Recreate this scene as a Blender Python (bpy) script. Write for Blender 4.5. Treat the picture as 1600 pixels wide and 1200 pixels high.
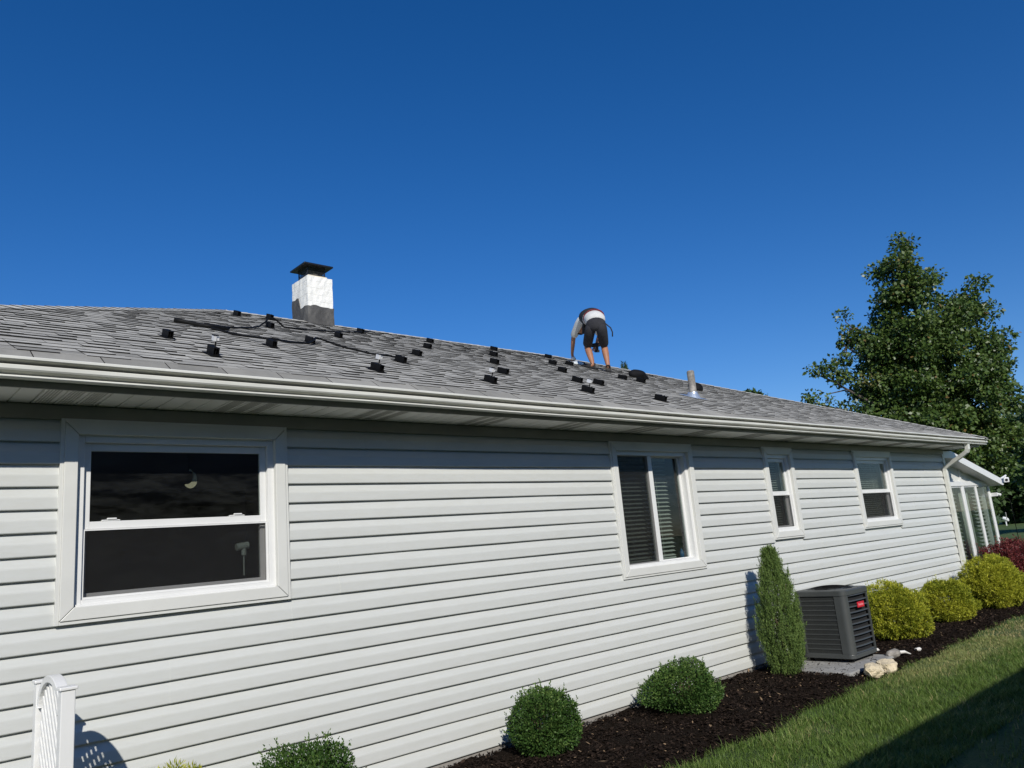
import bpy, bmesh, math, random
import numpy as np
from mathutils import Vector, Matrix

scene = bpy.context.scene
for o in list(bpy.data.objects):
    bpy.data.objects.remove(o)
random.seed(7)
rng = np.random.default_rng(11)
COL = scene.collection

# ------------------------------------------------------------------ camera
RT = Vector((0.746, -0.660, -0.086)); FW = Vector((0.662, 0.720, 0.208))
_y, _p, _r = math.radians(42.584), math.radians(12.019), math.radians(-5.066)
FW = Vector((math.sin(_y)*math.cos(_p), math.cos(_y)*math.cos(_p), math.sin(_p)))
_rt = Vector((math.cos(_y), -math.sin(_y), 0)); _up = _rt.cross(FW)
RT = math.cos(_r)*_rt + math.sin(_r)*_up
UP = -math.sin(_r)*_rt + math.cos(_r)*_up
CAM = Vector((0, -4.9815, 1.5736))
cd = bpy.data.cameras.new('camera'); cam = bpy.data.objects.new('camera', cd); COL.objects.link(cam)
m = Matrix((RT, UP, -FW)).transposed().to_4x4(); m.translation = CAM
cam.matrix_world = m
cd.sensor_width = 36; cd.lens = 36*1208.5/1600; cd.clip_start = 0.05; cd.clip_end = 2000
scene.camera = cam

# ------------------------------------------------------------------ sky, sun, exposure
SUN = Vector((0.61, 1.0, -0.705)).normalized()            # the way the light travels
w = bpy.data.worlds.new('World'); scene.world = w; w.use_nodes = True
nt = w.node_tree; nt.nodes.clear()
sky = nt.nodes.new('ShaderNodeTexSky'); sky.sky_type = 'NISHITA'; sky.sun_disc = False
sky.sun_elevation = math.asin(-SUN.z); sky.sun_rotation = math.atan2(-SUN.x, -SUN.y)
sky.altitude = 300; sky.air_density = 1.0; sky.dust_density = 0.15; sky.ozone_density = 3.0
bg = nt.nodes.new('ShaderNodeBackground'); bg.inputs[1].default_value = 0.079
wo = nt.nodes.new('ShaderNodeOutputWorld')
hs = nt.nodes.new('ShaderNodeHueSaturation'); hs.inputs['Saturation'].default_value = 1.34
tn_ = nt.nodes.new('ShaderNodeMix'); tn_.data_type = 'RGBA'; tn_.blend_type = 'MULTIPLY'; tn_.inputs[0].default_value = 1; tn_.inputs[7].default_value = (.97, 1.05, 1.33, 1)
nt.links.new(sky.outputs[0], hs.inputs['Color']); nt.links.new(hs.outputs[0], tn_.inputs[6]); nt.links.new(tn_.outputs[2], bg.inputs[0]); nt.links.new(bg.outputs[0], wo.inputs[0])
sd = bpy.data.lights.new('sun', 'SUN'); sd.energy = 4.3; sd.angle = math.radians(0.53); sd.color = (1, 0.955, 0.87)
so = bpy.data.objects.new('sun', sd); COL.objects.link(so); so.location = (-6, -14, 12)
so.rotation_euler = SUN.to_track_quat('-Z', 'Y').to_euler()
scene.view_settings.view_transform = 'Standard'; scene.view_settings.look = 'None'
scene.view_settings.exposure = 0.0; scene.view_settings.gamma = 1.0
scene.view_settings.use_curve_mapping = False

# ------------------------------------------------------------------ materials
MATS = {}
def nodes(name):
    mt = bpy.data.materials.new(name); mt.use_nodes = True
    n = mt.node_tree; b = n.nodes['Principled BSDF']; MATS[name] = mt
    return mt, n, b
def N(n, t, **k):
    x = n.nodes.new(t)
    for a, v in k.items(): setattr(x, a, v)
    return x
def noise(n, scale, detail=4, rough=.55, vec=None, stretch=None):
    tx = N(n, 'ShaderNodeTexNoise'); tx.inputs['Scale'].default_value = scale
    tx.inputs['Detail'].default_value = detail; tx.inputs['Roughness'].default_value = rough
    tc = N(n, 'ShaderNodeTexCoord')
    if stretch:
        mp = N(n, 'ShaderNodeMapping'); mp.inputs['Scale'].default_value = stretch
        n.links.new(tc.outputs['Object'], mp.inputs[0]); n.links.new(mp.outputs[0], tx.inputs['Vector'])
    else:
        n.links.new(tc.outputs['Object'], tx.inputs['Vector'])
    return tx.outputs['Fac']
def ramp(n, fac, stops):
    r = N(n, 'ShaderNodeValToRGB'); e = r.color_ramp.elements
    while len(e) < len(stops): e.new(.5)
    for el, (p, c) in zip(e, stops):
        el.position = p; el.color = (*c, 1)
    n.links.new(fac, r.inputs[0]); return r.outputs[0]
def mixc(n, fac, a, b, mode='MIX'):
    x = N(n, 'ShaderNodeMix'); x.data_type = 'RGBA'; x.blend_type = mode
    if hasattr(fac, 'links'): n.links.new(fac, x.inputs[0])
    else: x.inputs[0].default_value = fac
    for s, i in ((a, 6), (b, 7)):
        if hasattr(s, 'links'): n.links.new(s, x.inputs[i])
        else: x.inputs[i].default_value = (*s, 1)
    return x.outputs[2]
def bump(n, b, fac, strength, dist=.01, prev=None):
    x = N(n, 'ShaderNodeBump'); x.inputs['Strength'].default_value = strength; x.inputs['Distance'].default_value = dist
    n.links.new(fac, x.inputs['Height'])
    if prev: n.links.new(prev, x.inputs['Normal'])
    n.links.new(x.outputs[0], b.inputs['Normal']); return x.outputs[0]
def simple(name, col, rough=.5, var=.12, scale=8, bs=.15, bscale=60, metal=0., spec=.5, stretch=None):
    mt, n, b = nodes(name)
    lo = tuple(c*(1-var) for c in col); hi = tuple(min(1, c*(1+var)) for c in col)
    n.links.new(ramp(n, noise(n, scale, 5, .6, stretch=stretch), [(.3, lo), (.7, hi)]), b.inputs['Base Color'])
    b.inputs['Roughness'].default_value = rough; b.inputs['Metallic'].default_value = metal
    b.inputs['Specular IOR Level'].default_value = spec
    if bs: bump(n, b, noise(n, bscale, 4, .6), bs, .004)
    return mt

def make_vinyl():
    mt, n, b = nodes('vinyl_siding')
    c = ramp(n, noise(n, 1.3, 6, .62, stretch=(.5, 1, 2.2)), [(.25, (.535, .550, .532)), (.5, (.56, .575, .557)), (.8, (.578, .592, .575))])
    d = ramp(n, noise(n, 14, 5, .7, stretch=(.5, 1, 3)), [(.30, (.955, .95, .935)), (.6, (1, 1, 1))])
    n.links.new(mixc(n, 1.0, c, d, 'MULTIPLY'), b.inputs['Base Color'])
    b.inputs['Roughness'].default_value = .46; b.inputs['Specular IOR Level'].default_value = .35
    p = bump(n, b, noise(n, 1.6, 3, .5, stretch=(1, 1, 5)), .10, .010)
    bump(n, b, noise(n, 40, 4, .65, stretch=(.12, 1, 3)), .10, .0015, p)
    return mt
make_vinyl()
simple('white_trim', (.64, .645, .615), .4, .05, 3, .05, 90, spec=.4)
simple('window_vinyl', (.72, .725, .715), .3, .03, 4, .02, 60)
simple('gutter_white', (.66, .66, .60), .38, .10, 5, .05, 50, stretch=(.6, 2, 2))
simple('aluminium_trim', (.60, .60, .56), .42, .07, 5, .06, 40)
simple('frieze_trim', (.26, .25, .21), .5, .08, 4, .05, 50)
simple('concrete', (.30, .295, .28), .9, .22, 9, .5, 90)
simple('foundation', (.27, .255, .235), .95, .2, 10, .6, 70)
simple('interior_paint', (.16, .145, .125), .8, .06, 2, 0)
simple('black_metal', (.006, .006, .006), .62, .3, 20, .08, 80, spec=.15)
simple('cap_black', (.012, .012, .013), .35, .4, 12, .1, 40)
simple('aluminium', (.80, .80, .79), .4, .06, 20, .05, 60, metal=.25)
simple('soffit_vinyl', (.74, .73, .68), .5, .07, 5, .06, 40)
simple('soffit_vent', (.40, .39, .35), .6, .1, 5, .06, 40)
simple('galvanised', (.27, .25, .22), .6, .45, 14, .35, 40, metal=.1)
simple('flashing_metal', (.55, .62, .70), .32, .12, 10, .08, 40, metal=.6)
simple('cable_black', (.006, .006, .006), .6, .2, 20, .1, 80, spec=.15)
simple('bag_black', (.007, .007, .008), .75, .4, 14, .6, 18, spec=.15)
simple('condenser_paint', (.060, .065, .064), .42, .08, 6, .06, 120)
simple('condenser_coil', (.010, .010, .011), .8, .3, 60, .3, 200)
simple('red_badge', (.55, .015, .03), .35, .08, 20, 0)
simple('badge_text', (.75, .25, .27), .4, .05, 20, 0)
simple('limestone', (.62, .53, .37), .9, .25, 9, .9, 22)
simple('pale_stone', (.72, .70, .66), .7, .15, 20, .4, 40)
simple('blind_slat', (.52, .52, .49), .5, .05, 6, 0)
simple('blind_slat_grey', (.46, .47, .44), .5, .05, 6, 0)
simple('cream', (.74, .66, .50), .6, .12, 20, .3, 40)
simple('blue_plastic', (.01, .08, .20), .35, .1, 10, 0)
simple('lamp_glass', (.50, .42, .31), .3, .05, 6, 0)
simple('bark', (.075, .062, .05), .95, .35, 9, .9, 16, stretch=(3, 3, .6))
simple('twig', (.09, .06, .04), .9, .3, 30, .5, 40)
simple('skin', (.34, .155, .085), .55, .10, 14, .12, 60)
simple('shirt', (.58, .58, .56), .9, .10, 14, .5, 26)
simple('shorts', (.020, .020, .024), .9, .25, 16, .5, 24)
simple('vest_black', (.013, .013, .015), .75, .3, 20, .4, 40)
simple('belt_red', (.15, .012, .018), .7, .15, 20, .3, 40)
simple('hair', (.015, .011, .008), .6, .4, 60, .5, 90)
simple('shoe', (.035, .028, .022), .7, .4, 25, .4, 60)
simple('shoe_sole', (.012, .012, .012), .8, .2, 25, .2, 60)
simple('bag_clear', (.62, .66, .68), .3, .3, 30, .8, 30)
simple('neighbour_siding', (.42, .40, .36), .6, .06, 3, 0)
simple('neighbour_roof', (.10, .095, .09), .95, .25, 20, .5, 90)
simple('curtain', (.50, .49, .46), .8, .1, 6, .1, 20)

def make_stucco():
    mt, n, b = nodes('painted_stucco')
    f = noise(n, 18, 6, .65)
    n.links.new(ramp(n, f, [(.25, (.70, .68, .61)), (.42, (.80, .785, .73)), (.8, (.84, .825, .77))]), b.inputs['Base Color'])
    b.inputs['Roughness'].default_value = .8
    # hand-troweled coat, block joints telegraphing through
    p = bump(n, b, noise(n, 30, 4, .6), .40, .010)
    br = N(n, 'ShaderNodeTexBrick'); br.inputs['Scale'].default_value = 1.0
    br.inputs['Brick Width'].default_value = .4; br.inputs['Row Height'].default_value = .1
    br.inputs['Mortar Size'].default_value = .006; br.inputs['Mortar Smooth'].default_value = .6
    tc = N(n, 'ShaderNodeTexCoord'); mp = N(n, 'ShaderNodeMapping'); mp.inputs['Rotation'].default_value = (math.pi/2, 0, 0)
    n.links.new(tc.outputs['Object'], mp.inputs[0]); n.links.new(mp.outputs[0], br.inputs['Vector'])
    iv = N(n, 'ShaderNodeMath', operation='SUBTRACT'); iv.inputs[0].default_value = 1; n.links.new(br.outputs['Fac'], iv.inputs[1])
    bump(n, b, iv.outputs[0], .5, .006, p)
make_stucco()
def make_parge():
    mt, n, b = nodes('dark_parging')
    n.links.new(ramp(n, noise(n, 9, 6, .65, stretch=(1, 1, .45)), [(.25, (.035, .034, .033)), (.5, (.075, .073, .070)), (.72, (.13, .125, .115))]), b.inputs['Base Color'])
    b.inputs['Roughness'].default_value = .85
    bump(n, b, noise(n, 26, 5, .7), .7, .01)
make_parge()

def attr_mat(name, stops, rough=.9, transl=0., spec=.3, bs=0., bscale=200, extra=None):
    mt, n, b = nodes(name)
    at = N(n, 'ShaderNodeAttribute'); at.attribute_name = 'tone'
    c = ramp(n, at.outputs['Fac'], stops)
    if extra: c = mixc(n, 1.0, c, ramp(n, noise(n, extra[0], 4, .6), [(.3, extra[1]), (.7, extra[2])]), 'MULTIPLY')
    n.links.new(c, b.inputs['Base Color'])
    b.inputs['Roughness'].default_value = rough; b.inputs['Specular IOR Level'].default_value = spec
    if bs: bump(n, b, noise(n, bscale, 3, .7), bs, .003)
    if transl:
        tr = N(n, 'ShaderNodeBsdfTranslucent'); n.links.new(c, tr.inputs[0])
        ms = N(n, 'ShaderNodeMixShader'); ms.inputs[0].default_value = transl
        out = n.nodes['Material Output']
        n.links.new(b.outputs[0], ms.inputs[1]); n.links.new(tr.outputs[0], ms.inputs[2]); n.links.new(ms.outputs[0], out.inputs[0])
    return mt
attr_mat('shingle_granules', [(0, (.17, .167, .153)), (.3, (.30, .294, .270)), (.6, (.43, .422, .388)), (1, (.54, .53, .487))], .95, 0, .2, .8, 260,
         (7, (.84, .84, .83), (1.08, 1.07, 1.05)))
simple('asphalt_edge', (.010, .010, .010), .95, .3, 40, .4, 90)
attr_mat('maple_leaf', [(0, (.034, .068, .016)), (.5, (.072, .122, .024)), (.9, (.125, .170, .040)), (1, (.18, .12, .04))], .42, .22, .45)
attr_mat('far_leaf', [(0, (.028, .060, .018)), (1, (.065, .11, .03))], .5, .2, .3)
attr_mat('pine_needle', [(0, (.022, .045, .018)), (1, (.05, .08, .03))], .6, .1, .3)
attr_mat('box_leaf', [(0, (.028, .066, .014)), (.6, (.050, .105, .022)), (1, (.13, .20, .05))], .5, .15, .2)
attr_mat('golden_leaf', [(0, (.12, .165, .014)), (.5, (.32, .35, .028)), (1, (.58, .56, .06))], .55, .25, .3)
attr_mat('juniper_leaf', [(0, (.055, .105, .024)), (.6, (.125, .195, .048)), (1, (.24, .31, .085))], .6, .15, .25)
attr_mat('barberry_leaf', [(0, (.055, .010, .012)), (.6, (.13, .022, .025)), (1, (.22, .06, .05))], .5, .2, .3)
attr_mat('grass_blade', [(0, (.062, .115, .016)), (.5, (.120, .195, .034)), (.82, (.23, .295, .085)), (1, (.44, .35, .17))], .5, .25, .3)
attr_mat('mulch_chip', [(0, (.007, .005, .004)), (.6, (.024, .016, .012)), (.92, (.060, .040, .029)), (1, (.26, .18, .11))], .9, 0, .1)

def make_ground():
    mt, n, b = nodes('lawn_soil')
    c = ramp(n, noise(n, .35, 6, .65), [(.3, (.055, .10, .022)), (.55, (.085, .14, .032)), (.75, (.13, .155, .05))])
    n.links.new(mixc(n, 1., c, ramp(n, noise(n, 9, 5, .7), [(.3, (.62, .66, .6)), (.7, (1.1, 1.08, 1.0))]), 'MULTIPLY'), b.inputs['Base Color'])
    b.inputs['Roughness'].default_value = .95; bump(n, b, noise(n, 22, 6, .7), .9, .06)
    mt, n, b = nodes('mulch_soil')
    n.links.new(ramp(n, noise(n, 70, 6, .75), [(.3, (.006, .0045, .0035)), (.55, (.020, .014, .010)), (.8, (.05, .034, .024))]), b.inputs['Base Color']); b.inputs['Specular IOR Level'].default_value = .05
    b.inputs['Roughness'].default_value = .95; bump(n, b, noise(n, 60, 6, .75), 1., .03)
make_ground()
def make_glass(name, tint, rough=0.0):
    mt, n, b = nodes(name); n.nodes.remove(b); out = n.nodes['Material Output']
    t = N(n, 'ShaderNodeBsdfTransparent'); t.inputs[0].default_value = (*tint, 1)
    gl = N(n, 'ShaderNodeBsdfGlossy'); gl.inputs['Roughness'].default_value = rough
    lw = N(n, 'ShaderNodeLayerWeight'); lw.inputs[0].default_value = .5
    pw = N(n, 'ShaderNodeMath', operation='POWER'); pw.inputs[1].default_value = 5; n.links.new(lw.outputs['Facing'], pw.inputs[0])
    fr = N(n, 'ShaderNodeMath', operation='MULTIPLY_ADD'); fr.inputs[1].default_value = .95; fr.inputs[2].default_value = .045; n.links.new(pw.outputs[0], fr.inputs[0])
    ms = N(n, 'ShaderNodeMixShader')
    n.links.new(fr.outputs[0], ms.inputs[0]); n.links.new(t.outputs[0], ms.inputs[1]); n.links.new(gl.outputs[0], ms.inputs[2])
    df = N(n, 'ShaderNodeBsdfDiffuse'); df.inputs[0].default_value = (.55, .56, .54, 1)
    mr = N(n, 'ShaderNodeMapRange'); mr.inputs[1].default_value = .42; mr.inputs[2].default_value = .8; mr.inputs[3].default_value = .002; mr.inputs[4].default_value = .030
    n.links.new(noise(n, 5, 8, .72, stretch=(.7, 1, 2.2)), mr.inputs[0])
    m2 = N(n, 'ShaderNodeMixShader'); n.links.new(mr.outputs[0], m2.inputs[0]); n.links.new(ms.outputs[0], m2.inputs[1]); n.links.new(df.outputs[0], m2.inputs[2])
    n.links.new(m2.outputs[0], out.inputs[0])
make_glass('window_glass', (.78, .82, .80))
def make_screen():
    mt, n, b = nodes('insect_screen'); out = n.nodes['Material Output']
    b.inputs['Base Color'].default_value = (.006, .006, .006, 1); b.inputs['Roughness'].default_value = .8
    t = N(n, 'ShaderNodeBsdfTransparent'); ms = N(n, 'ShaderNodeMixShader'); ms.inputs[0].default_value = .32
    n.links.new(t.outputs[0], ms.inputs[1]); n.links.new(b.outputs[0], ms.inputs[2]); n.links.new(ms.outputs[0], out.inputs[0])
make_screen()

# ------------------------------------------------------------------ builders
def tag(o, label=None, cat=None, group=None, kind=None):
    for k, v in (('label', label), ('category', cat), ('group', group), ('kind', kind)):
        if v: o[k] = v
    return o
def empty(name, loc, label=None, cat=None, group=None):
    o = bpy.data.objects.new(name, None); COL.objects.link(o); o.location = loc; o.empty_display_size = .2
    bpy.context.view_layer.update()
    return tag(o, label, cat, group)
def link(name, me, parent=None, kind=None):
    o = bpy.data.objects.new(name, me); COL.objects.link(o)
    if parent is not None:
        o.parent = parent
        pw = PW.get(parent.name, parent.matrix_basis)
        o.matrix_parent_inverse = pw.inverted()
    PW[o.name] = Matrix()
    if kind: o['kind'] = kind
    return o
PW = {}
class MB:
    def __init__(s): s.v = []; s.f = []; s.mi = []; s.t = []
    def add(s, vs, fs, mi=0, tone=0.5):
        k = len(s.v); s.v += [tuple(x) for x in vs]
        for f in fs: s.f.append(tuple(i+k for i in f)); s.mi.append(mi); s.t.append(tone)
        return s
    def box(s, x0, x1, y0, y1, z0, z1, **k):
        v = [(x, y, z) for z in (z0, z1) for y in (y0, y1) for x in (x0, x1)]
        return s.add(v, [(0, 2, 3, 1), (4, 5, 7, 6), (0, 1, 5, 4), (2, 6, 7, 3), (0, 4, 6, 2), (1, 3, 7, 5)], **k)
    def prism(s, poly, d, **k):          # poly: list of 3D points, d: extrude vector
        n = len(poly); d = Vector(d)
        v = [Vector(p) for p in poly] + [Vector(p)+d for p in poly]
        f = [tuple(range(n))[::-1], tuple(range(n, 2*n))] + [(i, (i+1) % n, n+(i+1) % n, n+i) for i in range(n)]
        return s.add(v, f, **k)
    def tube(s, path, r, seg=8, cap=True, **k):
        P = [Vector(p) for p in path]; rs = r if isinstance(r, (list, tuple)) else [r]*len(P)
        rings = []; prev = None
        for i, p in enumerate(P):
            t = (P[min(i+1, len(P)-1)] - P[max(i-1, 0)]).normalized()
            a = prev if prev else (Vector((0, 0, 1)) if abs(t.z) < .9 else Vector((1, 0, 0)))
            u = (a - t*a.dot(t)).normalized(); prev = u; v = t.cross(u)
            rings.append([p + (u*math.cos(2*math.pi*j/seg) + v*math.sin(2*math.pi*j/seg))*rs[i] for j in range(seg)])
        vs = [q for rg in rings for q in rg]; fs = []
        for i in range(len(P)-1):
            for j in range(seg):
                a = i*seg+j; b = i*seg+(j+1) % seg; fs.append((a, b, b+seg, a+seg))
        if cap: fs += [tuple(range(seg))[::-1], tuple(range((len(P)-1)*seg, len(P)*seg))]
        return s.add(vs, fs, **k)
    def build(s, name, mats, parent=None, smooth=False, kind=None, bevel=0, seg=2):
        me = bpy.data.meshes.new(name); me.from_pydata(s.v, [], s.f)
        ms = mats if isinstance(mats, (list, tuple)) else [mats]
        for mm in ms: me.materials.append(MATS[mm])
        if len(ms) > 1: me.polygons.foreach_set('material_index', s.mi)
        a = me.attributes.new('tone', 'FLOAT', 'FACE'); a.data.foreach_set('value', s.t)
        if smooth: me.polygons.foreach_set('use_smooth', [True]*len(me.polygons))
        me.update()
        o = link(name, me, parent, kind)
        if bevel:
            b = o.modifiers.new('bevel', 'BEVEL'); b.width = bevel; b.segments = seg; b.limit_method = 'ANGLE'; b.angle_limit = math.radians(40)
        return o
def np_mesh(name, V, F, tone, mat, parent=None, kind=None, smooth=False):
    """V (n,3); F (m,k) constant face size."""
    me = bpy.data.meshes.new(name); V = np.asarray(V, np.float32); F = np.asarray(F, np.int32); k = F.shape[1]
    me.vertices.add(len(V)); me.vertices.foreach_set('co', V.ravel())
    me.loops.add(F.size); me.loops.foreach_set('vertex_index', F.ravel())
    me.polygons.add(len(F)); me.polygons.foreach_set('loop_start', np.arange(0, F.size, k, dtype=np.int32))
    a = me.attributes.new('tone', 'FLOAT', 'FACE'); a.data.foreach_set('value', np.asarray(tone, np.float32))
    me.materials.append(MATS[mat])
    if smooth: me.polygons.foreach_set('use_smooth', np.ones(len(F), bool))
    me.update(calc_edges=True); me.validate()
    return link(name, me, parent, kind)
def unit(a): return a/np.maximum(np.linalg.norm(a, axis=-1, keepdims=True), 1e-9)
def kites(P, D, L, Wd, fold=.0, nrm=None):
    """leaf quads: base, side, tip, side"""
    n = len(P); D = unit(D)
    R = rng.normal(size=(n, 3)) if nrm is None else nrm
    S = unit(np.cross(D, R)); U = np.cross(S, D)
    L = np.broadcast_to(L, (n,))[:, None]; Wd = np.broadcast_to(Wd, (n,))[:, None]
    V = np.stack([P, P+D*L*.45+S*Wd*.5+U*L*fold, P+D*L, P+D*L*.45-S*Wd*.5+U*L*fold], 1).reshape(-1, 3)
    return V, np.arange(4*n).reshape(n, 4)
def project(p):
    q = Vector(p)-CAM; d = q.dot(FW)
    return 800+1208.5*q.dot(RT)/d, 600-1208.5*q.dot(UP)/d, d

# ================================================================== GROUND
def bed_edge(x):
    xs = [-6, 3, 4.6, 5.6, 6.68, 8.07, 9.28, 11.6, 13.3, 15.5, 18, 21]; ys = [-1.3, -1.28, -1.32, -1.37, -1.29, -1.21, -1.22, -1.09, -1.06, -1.05, -.9, -.5]
    return np.interp(x, xs, ys) + .035*np.sin(np.asarray(x)*5.1) + .02*np.sin(np.asarray(x)*13.7+1)
lawn = MB(); R_ = 700
ring = [0, 30, 80, R_]
lawn.add([(-R_, -R_, 0), (R_, -R_, 0), (R_, R_, 0), (-R_, R_, 0)], [(0, 1, 2, 3)])
tag(lawn.build('lawn', 'lawn_soil'), kind='structure')
nx, ny = 420, 26
X, T = np.meshgrid(np.linspace(-5, 20.5, nx), np.linspace(0, 1, ny), indexing='ij')
Yb = bed_edge(X); yw = np.where(X > 14.4, .24, .09); Y = Yb + (yw-Yb)*T
Z = .012 + .05*np.clip(T*5, 0, 1) + .012*np.sin(X*7+Y*9) + .010*np.sin(X*17-Y*13) + rng.normal(0, .005, X.shape)
Z[:, 0] = -.012
idx = np.arange(nx*ny).reshape(nx, ny)
F = np.stack([idx[:-1, :-1], idx[1:, :-1], idx[1:, 1:], idx[:-1, 1:]], -1).reshape(-1, 4)
tag(np_mesh('planting_bed', np.stack([X, Y, Z], -1).reshape(-1, 3), F, np.full(len(F), .5), 'mulch_soil', smooth=True), kind='structure')
# mulch chips
n = 125000
cx = rng.uniform(1.5, 17.5, n); keep = rng.random(n) < np.clip(1.25-.05*cx, .35, 1); cx = cx[keep]; n = len(cx)
ct = rng.random(n)**.9; ce = bed_edge(cx)-.03; cy = ce + (np.where(cx > 14.4, .2, -.01)-ce)*ct
cz = .012+.05*np.clip(ct*5, 0, 1)+rng.uniform(.0, .018, n)
ang = rng.uniform(0, 2*np.pi, n); tl = rng.normal(0, .28, n)
D = np.stack([np.cos(ang)*np.cos(tl), np.sin(ang)*np.cos(tl), np.sin(tl)], 1)
Nn = unit(np.stack([rng.normal(0, .45, n), rng.normal(0, .45, n), np.ones(n)], 1))
L = rng.gamma(3, .0062, n)+.009
V, F = kites(np.stack([cx, cy, cz], 1), D, L, L*rng.uniform(.22, .5, n), 0, Nn)
tone = np.clip(rng.beta(2, 3, n), 0, 1); tone[rng.random(n) < .018] = 1.
tag(np_mesh('bark_mulch', V, F, tone, 'mulch_chip'), 'dark brown shredded bark mulch covering the bed along the wall', 'mulch', kind='stuff')
# grass blades
def grass(n, x0, x1, y0, hmul=1., wmul=1., seed=0):
    gx = rng.uniform(x0, x1, n); e = bed_edge(gx)
    gy = y0 + (e+.05-y0)*rng.random(n)
    near = np.clip((gy-e+.10)/.12, 0, 1); keep = rng.random(n) > near*.8
    clump = np.sin(gx*6.3+np.sin(gy*5)*2)*np.sin(gy*7.1+gx*1.3)
    keep &= rng.random(n) < .72+.3*clump
    gx, gy, clump = gx[keep], gy[keep], clump[keep]; n = len(gx)
    dry = np.exp(-(((gx-9.6)/1.5)**2+((gy+1.45)/.26)**2))*1.6 + .9*np.exp(-(((gx-12)/2.2)**2+((gy+1.5)/.35)**2)) + .22*(np.sin(gx*2.3+1)*np.sin(gy*3.1) > .55)
    h = rng.gamma(6, .0064, n)*hmul*(1-.35*np.clip(dry, 0, 1))*(1+.25*clump); wd = rng.uniform(.0026, .0048, n)*wmul
    a = rng.uniform(0, 2*np.pi, n); lean = np.abs(rng.normal(.35, .28, n))
    dx, dy = np.cos(a), np.sin(a); B = np.stack([gx, gy, np.zeros(n)-.004], 1)
    S = np.stack([-dy, dx, np.zeros(n)], 1)*wd[:, None]*.5
    Dh = np.stack([dx*lean, dy*lean, np.ones(n)], 1)*h[:, None]
    M = B + Dh*.55; Tp = B + Dh*.8 + np.stack([dx, dy, .25*np.ones(n)], 1)*(h*.45)[:, None]
    V = np.stack([B-S, B+S, M+S*.85, M-S*.85, Tp+S*.12, Tp-S*.12], 1).reshape(-1, 3)
    i = np.arange(n)*6
    F = np.concatenate([np.stack([i, i+1, i+2, i+3], 1), np.stack([i+3, i+2, i+4, i+5], 1)])
    t = np.clip(rng.beta(3, 3, n)*.75 + .1*clump, 0, .84); t[rng.random(n) < np.clip(.05+.75*dry, 0, .9)] = rng.uniform(.86, 1.)
    return V, F, np.concatenate([t, t])
parts = [grass(140000, 3.2, 11, -2.75), grass(36000, 11, 20, -3.0, 1.05, 1.7), grass(16000, 2.0, 12, -4.6, 1.1, 1.8), grass(9000, 18.5, 40, -4, 1.2, 3.2)]
off = 0; VV = []; FF = []; TT = []
for V, F, t in parts: VV.append(V); FF.append(F+off); TT.append(t); off += len(V)
tag(np_mesh('lawn_grass', np.concatenate(VV), np.concatenate(FF), np.concatenate(TT), 'grass_blade'), 'green mown grass with dry tan patches beside the mulch bed', 'grass', kind='stuff')

# ================================================================== HOUSE
E_ = .127; ZB = .1137; NC = 19; XW0, XW1, YB = -.73, 14.454, 9.09
YG, ZR, SL, RW = -.5445, 2.749, .4275, 5.0902
XL, XR = -1.2787, 15.0002; YRI = YG+RW; ZP = ZR+SL*RW
house = empty('house', (6.6, 0, 0), 'single-storey house with white vinyl siding and grey shingled hip roof', 'house')
PW['house'] = Matrix.Translation((6.6, 0, 0))
WIN = [dict(x0=1.025, x1=2.400, z0=1.380, z1=2.530), dict(x0=5.757, x1=7.112, z0=1.201, z1=2.524),
       dict(x0=8.560, x1=9.283, z0=1.412, z1=2.530), dict(x0=10.973, x1=12.270, z0=1.424, z1=2.530)]
# backing walls
mb = MB()
ops = [(w_['x0']+.06, w_['x1']-.06, w_['z0']+.06, w_['z1']-.06) for w_ in WIN]
xs = XW0
for (a, b, c, d) in ops:
    mb.box(xs, a, .001, .13, .02, 2.60); mb.box(a, b, .001, .13, .02, c); mb.box(a, b, .001, .13, d, 2.60); xs = b
mb.box(xs, XW1, .001, .13, .02, 2.60)
mb.box(XW0, XW0+.13, .131, YB-.131, .02, 2.60); mb.box(XW1-.13, XW1, .131, YB-.131, .02, 2.60); mb.box(XW0, XW1, YB-.13, YB, .02, 2.60)
wall = mb.build('wall', 'vinyl_siding', house)
# siding planks, one object for each length
PROF = [(.0005, .010), (-.006, .010), (-.0235, -.0055), (-.0268, -.001), (-.0268, .005), (-.0242, .058), (-.0225, .066), (-.0190, .074), (-.0050, .112), (-.0012, .1265), (.0005, .1300)]
def plank(x0, x1, z, dy):
    n = max(2, int((x1-x0)/.45)+1); xs = np.linspace(x0, x1, n); k = len(PROF)
    v = []
    for x in xs:
        wy = .0013*math.sin(x*1.7+z*9)+.0009*math.sin(x*4.3+z*31)+random.gauss(0, .0003); wz = .0011*math.sin(x*1.1+z*17)+random.gauss(0, .0004)
        for (py, pz) in PROF:
            v.append((x, py+(dy+wy if py < 0 else 0), z+pz+(wz if pz < .1 else 0)))
    f = []
    for i in range(n-1):
        for j in range(k):
            f.append((i*k+j, i*k+(j+1) % k, (i+1)*k+(j+1) % k, (i+1)*k+j))
    f += [tuple(range(k))[::-1], tuple(range((n-1)*k, n*k))]
    q = MB().add(v, f); return q.build('siding_plank', 'vinyl_siding', wall)
seams = {}
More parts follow.
